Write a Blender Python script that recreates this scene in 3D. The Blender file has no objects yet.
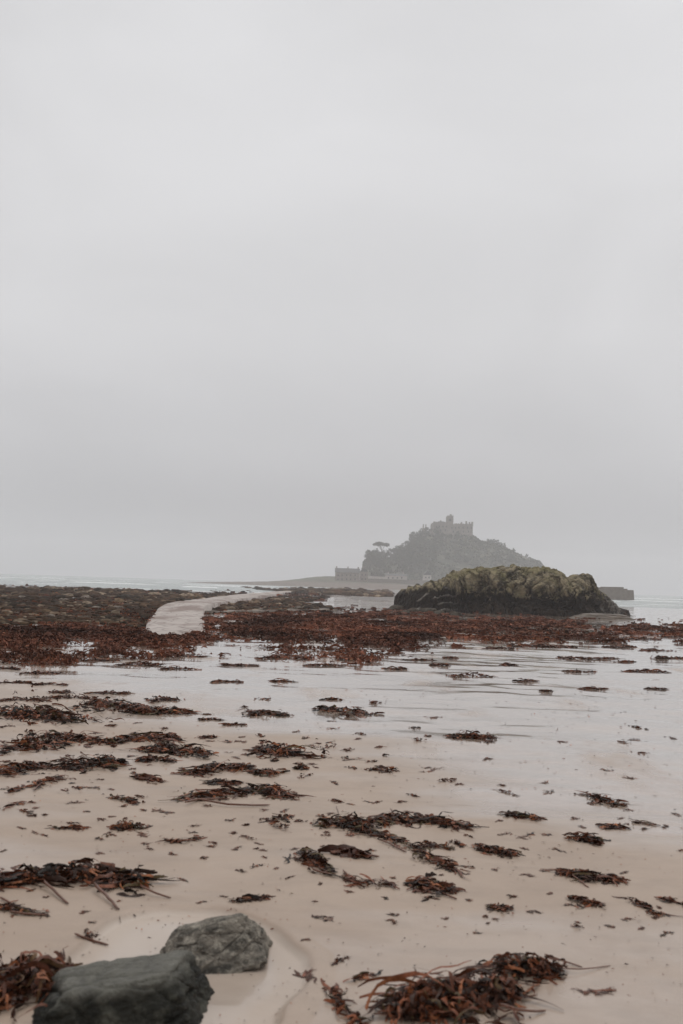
import bpy, bmesh, math, random
import numpy as np
from mathutils import Vector, Matrix

rnd = random.Random(7)
rng = np.random.default_rng(11)
scene = bpy.context.scene
COL = scene.collection
R = math.radians

# ------------------------------------------------------------------ camera
CAM_H = 1.5
F = 35.0 / 36.0 * 1024
ROLL = math.atan(21 / 640.0)
PITCH = math.atan(71.5 / F * math.cos(ROLL))
fwd = np.array([0, math.cos(PITCH), math.sin(PITCH)])
r0 = np.array([1.0, 0, 0])
u0 = np.array([0, -math.sin(PITCH), math.cos(PITCH)])
right = math.cos(ROLL) * r0 + math.sin(ROLL) * u0
up = -math.sin(ROLL) * r0 + math.cos(ROLL) * u0
cam_pos = np.array([0, 0, CAM_H])

# ------------------------------------------------------------------ noise
def _hash(ix, iy, iz, seed):
    h = (ix.astype(np.int64) * 374761393 + iy.astype(np.int64) * 668265263 + iz.astype(np.int64) * 2147483647 + seed * 974711) & 0xFFFFFFFF
    h = ((h ^ (h >> 13)) * 1274126177) & 0xFFFFFFFF
    h = ((h ^ (h >> 16)) * 2246822519) & 0xFFFFFFFF
    return ((h ^ (h >> 15)) & 0xFFFFFF) / float(0xFFFFFF)
np.seterr(over='ignore')

def vnoise(x, y, z=None, seed=0):
    x = np.asarray(x, float); y = np.asarray(y, float)
    z = np.zeros_like(x) if z is None else np.asarray(z, float)
    ix, iy, iz = np.floor(x), np.floor(y), np.floor(z)
    fx, fy, fz = x - ix, y - iy, z - iz
    fx, fy, fz = [f * f * f * (f * (f * 6 - 15) + 10) for f in (fx, fy, fz)]
    def c(a, b, d): return _hash(ix + a, iy + b, iz + d, seed)
    x00 = c(0,0,0) * (1-fx) + c(1,0,0) * fx
    x10 = c(0,1,0) * (1-fx) + c(1,1,0) * fx
    x01 = c(0,0,1) * (1-fx) + c(1,0,1) * fx
    x11 = c(0,1,1) * (1-fx) + c(1,1,1) * fx
    return ((x00*(1-fy) + x10*fy) * (1-fz) + (x01*(1-fy) + x11*fy) * fz) * 2 - 1

def fbm(x, y, z=None, oct=4, seed=0, gain=.5):
    s = 0; a = 1; n = 0; f = 1
    for i in range(oct):
        s = s + a * vnoise(np.asarray(x)*f, np.asarray(y)*f, None if z is None else np.asarray(z)*f, seed + i*17)
        n += a; a *= gain; f *= 2.03
    return s / n

def worley(p, seed=0):
    ip = np.floor(p); best = np.full(len(p), 9.0); sec = np.full(len(p), 9.0); cid = np.zeros(len(p))
    for a in (-1,0,1):
        for b in (-1,0,1):
            for c in (-1,0,1):
                q = ip + np.array([a,b,c])
                o = np.stack([_hash(q[:,0],q[:,1],q[:,2],seed+k) for k in (1,2,3)],1)
                d = np.linalg.norm(q + o - p, axis=1)
                h = _hash(q[:,0],q[:,1],q[:,2],seed+4)
                m = d < best
                sec = np.where(m, best, np.minimum(sec, d))
                cid = np.where(m, h, cid); best = np.where(m, d, best)
    return best, sec, cid

def sstep(a, b, x):
    t = np.clip((x - a) / (b - a), 0, 1); return t*t*(3-2*t)

# ------------------------------------------------------------------ ground shape
SEA = -2.0
_gy = [-4000, -60, 10, 30, 60, 120, 250, 300, 500, 1200, 4000]
_gz = [1.2, .5, 0, -.22, -.66, -1.58, -1.93, -2.35, -3.4, -5, -6]
MOAT = (-.56, 3.86, .47, .74)
def ground_z(x, y, fine=True):
    x = np.asarray(x, float); y = np.asarray(y, float)
    z = sum(np.interp(y*k, _gy, _gz) for k in (.85, .93, 1, 1.07, 1.15)) / 5
    # tidal bar running out to the island
    bx = np.interp(y, [100, 250, 600, 1000], [-8, -4, 25, 60])
    bw = np.interp(y, [100, 250, 500, 1000], [10, 22, 55, 70])
    bar = np.exp(-((x - bx) / bw) ** 2) * sstep(150, 260, y)
    z = z * (1-bar) + bar * (-1.86 + .16 * fbm(x/14, y/60, oct=3, seed=5))
    # weedy rock platform on the left
    lp = sstep(-12, -26, x + .02*y) * sstep(70, 120, y) * sstep(285, 235, y + 12*fbm(x/20, y/20, seed=9, oct=2))
    z = z + lp * .30
    if fine:
        r = np.hypot(x, y)
        z = z + .034 * fbm(x/1.5, y/.9, oct=4, seed=3) * sstep(60, 15, r) + .035 * fbm(x/7, y/5, oct=2, seed=4) * sstep(6, 20, r)
        e = np.hypot((x - MOAT[0]) / MOAT[2], (y - MOAT[1]) / MOAT[3]) + .16*fbm(x*2.2, y*2.2, oct=2, seed=41)
        z = z - .026 * sstep(1.04, .95, e) + .006*np.exp(-((e-1.07)/.06)**2)
    return z

def ray(px, py):
    return fwd + ((px - 341.5) / F) * right + ((512 - py) / F) * up

def base_z(y): return sum(np.interp(y*k, _gy, _gz) for k in (.85, 1, 1.15)) / 3
def G_many(px, py):
    """spots of the beach: where the sight lines meet the ground"""
    px = np.asarray(px, float); py = np.asarray(py, float)
    d = fwd[None] + ((px-341.5)/F)[:, None]*right[None] + ((512-py)/F)[:, None]*up[None]
    dz = np.minimum(d[:,2], -1e-3); z = np.full(len(px), -.5)
    for i in range(34):
        t = np.minimum((z - CAM_H)/dz, 2500); x = d[:,0]*t; y = d[:,1]*t
        z = z*.5 + (base_z(y) if i < 28 else ground_z(x, y))*.5
    return np.stack([x, y, ground_z(x, y)], 1)
def G(px, py): return Vector(G_many([px], [py])[0])

def P(px, py, Y):
    d = ray(px, py); t = Y / d[1]
    return Vector(cam_pos + d * t)

# ------------------------------------------------------------------ object helpers
def mesh_obj(name, verts, faces, material=None, parent=None, smooth=False, cols=None, attrs=None):
    me = bpy.data.meshes.new(name)
    verts = np.asarray(verts, np.float32)
    if isinstance(faces, np.ndarray):
        k = faces.shape[1]; nf = len(faces)
        me.vertices.add(len(verts)); me.vertices.foreach_set('co', verts.ravel())
        me.loops.add(nf*k); me.loops.foreach_set('vertex_index', faces.astype(np.int32).ravel())
        me.polygons.add(nf); me.polygons.foreach_set('loop_start', np.arange(0, nf*k, k, dtype=np.int32))
        me.update(calc_edges=True)
    else:
        me.from_pydata([tuple(v) for v in verts.tolist()], [], faces); me.update()
    if smooth: me.polygons.foreach_set('use_smooth', [True]*len(me.polygons))
    if cols is not None:
        a = me.color_attributes.new('tint', 'FLOAT_COLOR', 'POINT')
        c = np.ones((len(verts), 4), np.float32); c[:, :3] = cols
        a.data.foreach_set('color', c.ravel())
    for k, v in (attrs or {}).items():
        a = me.attributes.new(k, 'FLOAT', 'POINT'); a.data.foreach_set('value', np.asarray(v, np.float32))
    if material: me.materials.append(material)
    o = bpy.data.objects.new(name, me); COL.objects.link(o)
    if parent: o.parent = parent
    return o

def bm_obj(name, bm, material, parent=None, smooth=False):
    me = bpy.data.meshes.new(name); bm.normal_update(); bm.to_mesh(me); bm.free()
    if smooth: me.polygons.foreach_set('use_smooth', [True]*len(me.polygons))
    me.materials.append(material)
    o = bpy.data.objects.new(name, me); COL.objects.link(o)
    if parent: o.parent = parent
    return o

def empty(name, loc, rz=0):
    o = bpy.data.objects.new(name, None); COL.objects.link(o); o.location = loc; o.rotation_euler.z = rz
    o.empty_display_size = .2
    return o

def tag(o, label=None, cat=None, group=None, kind=None):
    if label: o['label'] = label
    if cat: o['category'] = cat
    if group: o['group'] = group
    if kind: o['kind'] = kind
    return o

def copy_tree(o, parent=None):
    c = o.copy(); COL.objects.link(c); c.parent = parent
    for ch in list(o.children): copy_tree(ch, c)
    return c

def box(bm, x0, x1, y0, y1, z0, z1):
    v = [bm.verts.new(p) for p in ((x0,y0,z0),(x1,y0,z0),(x1,y1,z0),(x0,y1,z0),(x0,y0,z1),(x1,y0,z1),(x1,y1,z1),(x0,y1,z1))]
    for f in ((3,2,1,0),(4,5,6,7),(0,1,5,4),(1,2,6,5),(2,3,7,6),(3,0,4,7)): bm.faces.new([v[i] for i in f])

def prism(bm, pts, y0, y1):
    a = [bm.verts.new((x, y0, z)) for x, z in pts]; b = [bm.verts.new((x, y1, z)) for x, z in pts]
    bm.faces.new(a); bm.faces.new(b[::-1])
    n = len(pts)
    for i in range(n): bm.faces.new((a[i], b[i], b[(i+1) % n], a[(i+1) % n]))

def boxes(name, lst, material, parent):
    bm = bmesh.new()
    for b in lst: box(bm, *b)
    return bm_obj(name, bm, material, parent)

# ------------------------------------------------------------------ materials
def N(nt, typ, ins=None, **props):
    n = nt.nodes.new(typ)
    for k, v in props.items(): setattr(n, k, v)
    for k, v in (ins or {}).items():
        s = n.inputs[k]
        if isinstance(v, bpy.types.NodeSocket): nt.links.new(v, s)
        else: s.default_value = v
    return n
def c4(c): return (c[0], c[1], c[2], 1)
def mixc(nt, f, a, b, bt='MIX'):
    n = nt.nodes.new('ShaderNodeMix'); n.data_type = 'RGBA'; n.blend_type = bt
    for i, v in ((0, f), (6, a), (7, b)):
        if isinstance(v, bpy.types.NodeSocket): nt.links.new(v, n.inputs[i])
        else: n.inputs[i].default_value = v if i == 0 else c4(v)
    return n.outputs[2]
def mth(nt, op, a, b=0.0, clamp=False):
    n = nt.nodes.new('ShaderNodeMath'); n.operation = op; n.use_clamp = clamp
    for i, v in ((0, a), (1, b)):
        if isinstance(v, bpy.types.NodeSocket): nt.links.new(v, n.inputs[i])
        else: n.inputs[i].default_value = v
    return n.outputs[0]
def mapr(nt, v, a, b, c=0.0, d=1.0):
    n = N(nt, 'ShaderNodeMapRange', {0: v, 1: a, 2: b, 3: c, 4: d}); n.clamp = True
    return n.outputs[0]
def pos(nt, scale=(1,1,1), rot=(0,0,0)):
    g = N(nt, 'ShaderNodeNewGeometry')
    m = N(nt, 'ShaderNodeMapping', {'Vector': g.outputs['Position'], 'Scale': scale, 'Rotation': rot})
    return m.outputs[0]
def objco(nt, scale=(1,1,1), rot=(0,0,0)):
    g = N(nt, 'ShaderNodeTexCoord')
    m = N(nt, 'ShaderNodeMapping', {'Vector': g.outputs['Object'], 'Scale': scale, 'Rotation': rot})
    return m.outputs[0]
def noise(nt, vec, scale, detail=4, rough=.55, dist=0.0):
    return N(nt, 'ShaderNodeTexNoise', {'Vector': vec, 'Scale': scale, 'Detail': detail, 'Roughness': rough, 'Distortion': dist}).outputs[0]
def bump(nt, h, strength, dist, normal=None):
    d = {'Height': h, 'Strength': strength, 'Distance': dist}
    if normal is not None: d['Normal'] = normal
    return N(nt, 'ShaderNodeBump', d).outputs[0]
def new_mat(name):
    m = bpy.data.materials.new(name); m.use_nodes = True
    nt = m.node_tree; b = nt.nodes['Principled BSDF']
    return m, nt, b
def setp(nt, b, **kw):
    names = dict(color='Base Color', rough='Roughness', spec='Specular IOR Level', normal='Normal', ior='IOR', coat='Coat Weight', coatr='Coat Roughness', sub='Subsurface Weight')
    for k, v in kw.items():
        s = b.inputs[names[k]]
        if isinstance(v, bpy.types.NodeSocket): nt.links.new(v, s)
        elif k == 'color': s.default_value = c4(v)
        else: s.default_value = v
def attr(nt, name, out='Fac'):
    return N(nt, 'ShaderNodeAttribute', attribute_name=name).outputs[out]

# sand
m_sand, nt, b = new_mat('wet_beach_sand')
wet = attr(nt, 'wet'); weed = attr(nt, 'weedy')
p = pos(nt)
n1 = noise(nt, p, 1.3, 5); n2 = noise(nt, p, 190, 2, .7); n3 = noise(nt, p, 9, 4)
dry = mixc(nt, mapr(nt, n1, .3, .7), (.305,.226,.170), (.365,.278,.214))
wetc = mixc(nt, mapr(nt, n3, .3, .7), (.32,.245,.195), (.39,.31,.255))
col = mixc(nt, wet, dry, wetc)
col = mixc(nt, mapr(nt, n2, .3, .75, 0, .32), col, (.17,.125,.095))
col = mixc(nt, mapr(nt, noise(nt, pos(nt, (1,2.2,1)), 2.6, 5, .62), .48, .66, 0, .35), col, (.22,.165,.125))
col = mixc(nt, mth(nt, 'MULTIPLY', attr(nt, 'silt'), .85), col, (.43,.36,.305))
pw = pos(nt, (.16,.05,1))
wn = noise(nt, pw, 3.0, 6, .62)
wcol = mixc(nt, mapr(nt, wn, .35, .65), (.026,.019,.014), (.085,.066,.052))
col = mixc(nt, weed, col, wcol)
film = mth(nt, 'MULTIPLY', wet, mapr(nt, noise(nt, pos(nt, (.6,.25,1)), 1.6, 4), .22, .44), True)
rough = mapr(nt, film, 0, 1, .50, .10)
rough = mth(nt, 'MAXIMUM', rough, mth(nt, 'MULTIPLY', weed, .5))
rip = noise(nt, pos(nt, (.55, 4.2, 1), (0,0,R(4))), 1.0, 3, .5, .4)
bb = bump(nt, n2, .10, .004)
bb = bump(nt, n3, mth(nt, 'SUBTRACT', .28, mth(nt, 'MULTIPLY', film, .27)), .006, bb)
bb = bump(nt, rip, mth(nt, 'MULTIPLY', wet, .11), .012, bb)
setp(nt, b, color=col, rough=rough, normal=bb, spec=.5, coat=mth(nt, 'MULTIPLY', mth(nt, 'MULTIPLY', film, .75), mth(nt, 'SUBTRACT', 1.0, weed)), coatr=.05)
b.inputs['Coat IOR'].default_value = 1.36
nt.links.new(bump(nt, rip, .055, .010), b.inputs['Coat Normal'])

# sea
m_sea, nt, b = new_mat('grey_sea_water')
foam = attr(nt, 'foam')
p = pos(nt, (.05,.25,1))
n1 = noise(nt, p, 1.2, 6, .6)
fb = noise(nt, pos(nt, (.25,.8,1)), 1.5, 5, .6)
ff = mth(nt, 'MULTIPLY', foam, mapr(nt, fb, .35, .55), True)
setp(nt, b, color=mixc(nt, ff, mixc(nt, mapr(nt, n1, .35, .65), (.20,.235,.225), (.30,.33,.315)), (.85,.86,.85)), rough=mapr(nt, ff, 0, 1, .22, .8), normal=bump(nt, n1, .6, .5), ior=1.33)

def weed_mat(name, rough, sp):
    m, nt, b = new_mat(name)
    t = attr(nt, 'tint', 'Color')
    n = noise(nt, pos(nt), 38, 3)
    c = mixc(nt, mapr(nt, n, .35, .7, 0, .55), t, (.007,.004,.002))
    setp(nt, b, color=c, rough=mapr(nt, noise(nt, pos(nt), 24, 2), .3, .7, rough-.10, rough+.2), normal=bump(nt, noise(nt, pos(nt), 85, 3), .5, .006), spec=sp)
    return m
m_weed = weed_mat('wet_brown_seaweed', .36, .15)
m_bank = weed_mat('reddish_seaweed_bank', .65, .12)

m_stipe, nt, b = new_mat('kelp_stalk')
n = noise(nt, pos(nt), 30, 3)
setp(nt, b, color=mixc(nt, n, (.040,.015,.007), (.17,.062,.030)), rough=.35, normal=bump(nt, noise(nt, pos(nt), 60, 3), .4, .004))

# chapel rock
m_crag, nt, b = new_mat('crag_rock_with_lichen')
zone = attr(nt, 'zone'); grass = attr(nt, 'turf'); cid = attr(nt, 'block')
p = pos(nt)
na = noise(nt, pos(nt, (1.1,1,.75)), .75, 6, .62, .5); nb = noise(nt, p, 3.2, 5, .65); nc = noise(nt, pos(nt, (.8,.8,2.6), (0,R(28),0)), 1.6, 5, .6)
dark = mixc(nt, mapr(nt, nb, .35, .7), (.005,.004,.003), (.034,.022,.014))
tan = mixc(nt, mapr(nt, na, .42, .58), (.042,.034,.022), (.30,.25,.165))
tan = mixc(nt, mapr(nt, nb, .5, .72, 0, .7), tan, (.34,.31,.24))
tan = mixc(nt, mapr(nt, nc, .52, .68, 0, .8), tan, (.035,.032,.022))
olive = mixc(nt, mapr(nt, nb, .35, .65), (.075,.072,.026), (.22,.20,.085))
up_ = mixc(nt, mapr(nt, noise(nt, p, .7, 5, .6), .48, .66, 0, .65), tan, olive)
grey = mixc(nt, mapr(nt, nc, .4, .62), (.16,.145,.125), (.36,.335,.30))
slab = attr(nt, 'slab')
lo_ = mixc(nt, slab, dark, grey)
zf = mapr(nt, mth(nt, 'ADD', zone, mth(nt, 'MULTIPLY', mth(nt, 'SUBTRACT', na, .5), .9)), .41, .50)
col = mixc(nt, zf, lo_, up_)
col = mixc(nt, mth(nt, 'MULTIPLY', grass, mapr(nt, nb, .35, .5)), col, mixc(nt, na, (.085,.076,.034), (.24,.205,.11)))
col = mixc(nt, mapr(nt, attr(nt, 'crack'), .0, 1, 0, .85), col, (.010,.009,.008))
hh = mth(nt, 'ADD', nb, noise(nt, p, 9, 5, .7))
setp(nt, b, color=col, rough=mapr(nt, zf, 0, 1, .5, .95), normal=bump(nt, hh, .7, .10), spec=.06)

def stone_mat(name, cols, scale, strat=None, rough=.6, bs=.6, bd=.02, spec=.4):
    m, nt, b = new_mat(name)
    p = objco(nt, (1,1,1) if strat is None else strat[0], (0,0,0) if strat is None else strat[1])
    n1 = noise(nt, p, scale, 6, .62, .6); n2 = noise(nt, objco(nt), scale*3.3, 5, .65)
    n3 = noise(nt, objco(nt), scale*14, 3, .7)
    c = mixc(nt, mapr(nt, n1, .36, .64), cols[0], cols[1])
    c = mixc(nt, mapr(nt, n2, .5, .72), c, cols[2])
    c = mixc(nt, mapr(nt, n3, .55, .75, 0, .6), c, cols[3])
    h = mth(nt, 'ADD', n2, mth(nt, 'MULTIPLY', n3, .5))
    setp(nt, b, color=c, rough=mapr(nt, n2, .3, .7, rough-.18, rough+.15), normal=bump(nt, h, bs, bd), spec=spec)
    return m
def paint_lit_top(m, c1, z0, z1):  # paler colour painted on the stone's top, standing in for sky light on it
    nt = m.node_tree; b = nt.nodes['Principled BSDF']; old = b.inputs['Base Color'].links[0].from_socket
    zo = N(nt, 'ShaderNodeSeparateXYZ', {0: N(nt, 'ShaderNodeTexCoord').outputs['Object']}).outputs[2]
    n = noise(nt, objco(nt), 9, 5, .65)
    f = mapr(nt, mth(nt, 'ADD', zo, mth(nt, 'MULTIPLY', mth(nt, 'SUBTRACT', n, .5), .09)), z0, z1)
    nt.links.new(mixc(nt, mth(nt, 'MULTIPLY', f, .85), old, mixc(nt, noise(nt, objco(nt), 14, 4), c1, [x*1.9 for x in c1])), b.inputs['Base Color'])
m_rock_dark = stone_mat('wet_dark_green_stone', [(.008,.008,.006),(.022,.021,.016),(.072,.070,.056),(.004,.004,.003)], 5, None, .5, .9, .026, .14)
paint_lit_top(m_rock_dark, (.095,.091,.077), .085, .13)
m_rock_grey = stone_mat('grey_banded_stone', [(.06,.055,.047),(.26,.23,.19),(.46,.42,.35),(.012,.011,.010)], 9, ((1,1,3.6),(R(18),R(25),0)), .7, 1.0, .026, .15)
m_rubble = None
def rubble_mat():
    m, nt, b = new_mat('weedy_rubble')
    t = attr(nt, 'tint', 'Color')
    n = noise(nt, pos(nt), 2.4, 5, .65); n2 = noise(nt, pos(nt), .8, 4, .6)
    c = mixc(nt, mapr(nt, n, .40, .62, 0, .8), t, (.022,.016,.011))
    c = mixc(nt, mapr(nt, n2, .50, .64, 0, .55), c, (.070,.036,.023))
    setp(nt, b, color=c, rough=.85, normal=bump(nt, n, .8, .1), spec=.08)
    return m
m_rubble = rubble_mat()

m_paving, nt, b = new_mat('wet_causeway_setts')
v = N(nt, 'ShaderNodeTexVoronoi', {'Vector': pos(nt, (1, .55, 1)), 'Scale': 1.3, 'Randomness': .8}, feature='DISTANCE_TO_EDGE').outputs['Distance']
vc = N(nt, 'ShaderNodeTexVoronoi', {'Vector': pos(nt, (1, .55, 1)), 'Scale': 1.3, 'Randomness': .8}).outputs['Color']
n = noise(nt, pos(nt), .8, 5)
c = mixc(nt, .35, mixc(nt, n, (.33,.275,.245), (.43,.37,.335)), mixc(nt, vc, (.26,.23,.21), (.48,.44,.41)))
c = mixc(nt, mapr(nt, v, .0, .06), (.15,.12,.105), c)
c = mixc(nt, mapr(nt, noise(nt, pos(nt, (1,.3,1)), .45, 4), .48, .60, 0, .8), c, (.15,.10,.08))
setp(nt, b, color=c, rough=.62, normal=bump(nt, v, .6, .05), spec=.3)

def plain(name, c1, c2, scale, rough=.85, bs=.4, bd=.1):
    m, nt, b = new_mat(name)
    n = noise(nt, pos(nt), scale, 5, .6)
    setp(nt, b, color=mixc(nt, mapr(nt, n, .35, .65), c1, c2), rough=rough, normal=bump(nt, n, bs, bd), spec=.3)
    return m
m_wallstone = plain('pale_granite_wall', (.15,.125,.105), (.27,.235,.205), .9)
m_castle = plain('weathered_castle_granite', (.16,.14,.115), (.27,.235,.20), .5)
m_house = plain('granite_house_wall', (.17,.14,.115), (.28,.235,.20), .7)
m_render = plain('pale_render', (.40,.36,.33), (.50,.46,.43), .7)
m_slate = plain('slate_roof', (.055,.052,.050), (.10,.093,.088), 1.2, .6)
m_dark = plain('dark_window_glass', (.02,.02,.022), (.035,.035,.04), 1, .25)
m_pier = plain('pier_masonry', (.13,.105,.085), (.20,.165,.135), .6)
m_bark = plain('bark', (.05,.04,.032), (.09,.075,.06), 3)
m_leaf = plain('dark_foliage', (.03,.035,.018), (.085,.085,.045), .4, .8)
m_scrub = plain('heath_scrub', (.035,.038,.02), (.085,.078,.045), .25, .9)
m_island, nt, b = new_mat('island_slope')
n = noise(nt, pos(nt), .06, 6, .6); n2 = noise(nt, pos(nt), .35, 5, .65)
g = N(nt, 'ShaderNodeNewGeometry'); zz = N(nt, 'ShaderNodeSeparateXYZ', {0: g.outputs['Position']}).outputs[2]
c = mixc(nt, mapr(nt, n, .4, .6), (.05,.05,.028), (.10,.09,.055))
c = mixc(nt, mapr(nt, n2, .56, .66), c, (.17,.155,.135))
sh = mixc(nt, mapr(nt, n2, .4, .6), (.10,.072,.056), (.18,.145,.12))
c = mixc(nt, mapr(nt, mth(nt, 'ADD', zz, mth(nt, 'MULTIPLY', n2, 2)), 2.4, 4.0), sh, c)
setp(nt, b, color=c, rough=.9, normal=bump(nt, n2, .8, .8))
m_turf = plain('short_turf', (.055,.07,.03), (.10,.11,.055), .3, .95)

# ------------------------------------------------------------------ ground sheet
def polar_sheet(rings, angs):
    a, r = np.meshgrid(angs, rings)
    x = (r * np.sin(a)).ravel(); y = (r * np.cos(a)).ravel()
    nr, na = len(rings), len(angs)
    i = np.arange(nr-1)[:, None] * na; j = np.arange(na)[None, :]; j2 = (j + 1) % na
    f = np.stack([i+j, i+j2, i+na+j2, i+na+j], -1).reshape(-1, 4)[:, ::-1]
    return x, y, f
front = np.radians(np.arange(-27, 27.01, .13))
rest = np.radians(np.arange(31, 330, 5.0))
angs = np.concatenate([front, rest])
rings = np.concatenate([[.05, .5, 1.0, 1.6, 2.1, 2.5], np.geomspace(2.8, 7, 330), np.geomspace(7.05, 420, 440), np.geomspace(450, 3000, 30)])
gx, gyv, gf = polar_sheet(rings, angs)
gz = ground_z(gx, gyv)
gr = np.hypot(gx, gyv)
w = gyv - (9.6 - 1.35*gx) + 2.4*fbm(gx/2.6, gyv/2.2, oct=3, seed=21)
wet = .10 + .90*sstep(-2.8, 1.8, w)
streak = fbm(gx/2.6 - gyv*.12, gyv/.75, oct=4, seed=22)
wet = np.clip(wet + 1.0*streak*sstep(14, 6, gr), 0, 1)
e = np.hypot((gx - MOAT[0]) / MOAT[2], (gyv - MOAT[1]) / MOAT[3]) + .16*fbm(gx*2.2, gyv*2.2, oct=2, seed=41)
silt = .8*sstep(1.02, .985, e)*(.85 + .5*fbm(gx*3, gyv*3, oct=3, seed=44))
wet = np.where(e < 1.25, np.minimum(wet, .12 + .9*sstep(1.2,1.25,e)), wet); wet = np.maximum(wet, .55*sstep(.90, .72, e))
wet[(gyv < -2)] = .3
weedy = sstep(-.12, .25, fbm(gx/9, gyv/26, oct=4, seed=31) + .1) * sstep(125, 150, gyv) * np.exp(-((gx - np.interp(gyv, [100,250,600,1000],[-8,-4,25,60]))/np.interp(gyv, [100,250,500,1000],[14,30,65,80]))**4)
lp = sstep(-11, -18, gx + .02*gyv) * sstep(52, 75, gyv) * sstep(330, 260, gyv)
weedy = np.clip(np.maximum(weedy, .9*lp), 0, 1)
ground = mesh_obj('beach_sand', np.stack([gx, gyv, gz], 1), gf, m_sand, smooth=True, attrs={'wet': wet, 'weedy': weedy, 'silt': np.clip(silt, 0, 1)})
tag(ground, kind='structure')

# ------------------------------------------------------------------ sea
rings = np.geomspace(150, 2950, 260)
angs = np.concatenate([np.radians(np.arange(-30, 30.01, .2)), np.radians(np.arange(36, 326, 6.0))])
sx, sy, sf = polar_sheet(rings, angs)
sr = np.hypot(sx, sy)
ww = fbm(sx/55, sy/9, oct=3, seed=51)
sz = SEA + .16*ww*sstep(230, 330, sr) + .05*fbm(sx/9, sy/3, oct=2, seed=52)
crest = vnoise(sx/60, sy/16, seed=53) + .5*vnoise(sx/18, sy/6, seed=54)
foam = sstep(.62, .82, crest) * sstep(1500, 900, sr) * sstep(190, 240, sr)
# breakers rolling in: (x, y, length, depth)
for (a, bb_, yy, dd) in ((-2, 26, 576.8, 900), (38, 66, 577.2, 800), (70, 152, 582.4, 390), (182, 214, 585.6, 330), (100, 140, 585.2, 300), (0, 30, 580.5, 460), (150, 180, 582.0, 620)):
    pass
def breaker(x0, x1, y, s=1.0):
    global foam, sz
    d = ray(x0, y); t = (SEA - CAM_H) / min(d[2], -.0012); A = cam_pos + d*t
    d = ray(x1, y + (x1-x0)*21/640); t = (SEA - CAM_H) / min(d[2], -.0012); B = cam_pos + d*t
    u = (sx - A[0]) / (B[0] - A[0] + 1e-9)
    yc = A[1] + (B[1]-A[1])*u + fbm(sx/12, sx*0, oct=2, seed=int(x0)+60)*A[1]*.012
    wd = A[1]*.022
    k = np.exp(-((sy - yc)/wd)**2) * sstep(-.02, .12, u) * sstep(1.02, .88, u)
    foam = np.maximum(foam, 1.4*s*k); sz = sz + .35*k*s
for args in ((-4, 24, 577.4, 1), (38, 62, 577.6, 1), (68, 160, 582.0, .9), (120, 150, 588.3, .5), (182, 220, 587.0, 1), (150, 182, 582.6, .6),
             (600, 690, 597.3, .9), (632, 690, 600.8, .8), (640, 690, 604.5, .5), (20, 60, 583.0, .5)):
    breaker(*args)
sea = mesh_obj('sea', np.stack([sx, sy, sz], 1), sf, m_sea, smooth=True, attrs={'foam': np.clip(foam, 0, 1)})
tag(sea, kind='structure')

# ------------------------------------------------------------------ stones
def blocky_stone(seed, dims, planes, sub=5, amp=.05, freq=3.0):
    bm = bmesh.new(); bmesh.ops.create_icosphere(bm, subdivisions=sub, radius=1)
    v = np.array([x.co[:] for x in bm.verts]); f = [[q.index for q in p.verts] for p in bm.faces]; bm.free()
    d = v / np.linalg.norm(v, axis=1)[:, None]
    rad = np.full(len(d), 1.5)
    inv = np.zeros(len(d))
    for n, h in planes:
        n = np.array(n, float); n /= np.linalg.norm(n)
        c = np.maximum(d @ n, 1e-3) / h
        inv += c ** 16
    rad = 1 / (inv ** (1/16))
    q = d * rad[:, None]
    s = seed * 3.7
    q = q + d * (amp*fbm(q[:,0]*freq+s, q[:,1]*freq, q[:,2]*freq, oct=5, seed=seed))[:, None]
    b1, b2, _ = worley(q*freq*.45 + s, seed)
    q = q - d * (amp*.8*np.exp(-((b2-b1)/.05)**2))[:, None]
    q = q + d * (amp*.35*fbm(q[:,0]*freq*5+s, q[:,1]*freq*5, q[:,2]*freq*5, oct=3, seed=seed+5))[:, None]
    return q * np.array(dims), np.array(f)

# big dark stone (bottom left) and the grey banded one behind it
v, f = blocky_stone(3, (.32, .21, .135), [((0,0,1),.95),((.05,-1,.28),.86),((1,-.1,.15),.95),((-1,-.15,.55),.82),((0,1,.25),.95),((0,0,-1),1),((.75,-.75,.3),1.12),((-.6,-.7,.5),1.1)], 6, .075, 2.6)
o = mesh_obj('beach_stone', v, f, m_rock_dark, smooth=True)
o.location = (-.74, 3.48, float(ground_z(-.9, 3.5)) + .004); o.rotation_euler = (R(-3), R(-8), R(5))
tag(o, 'large dark green wet stone with flat top, nearer of the two beach stones', 'stone')
v, f = blocky_stone(8, (.185, .13, .10), [((0,.1,1),.82),((.1,-1,.45),.9),((1,-.2,.25),.9),((-1,-.1,.5),.9),((0,1,.2),.95),((0,0,-1),1),((-.6,-.6,.7),1.02),((.7,.3,.7),1.05)], 6, .10, 2.8)
o = mesh_obj('beach_stone', v, f, m_rock_grey, smooth=True)
gpt = G(224, 966); o.location = gpt + Vector((-.055, .09, .055)); o.rotation_euler = (R(-8), R(-12), R(16))
tag(o, 'smaller pale and dark banded grey stone lying behind the large dark stone', 'stone')

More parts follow.
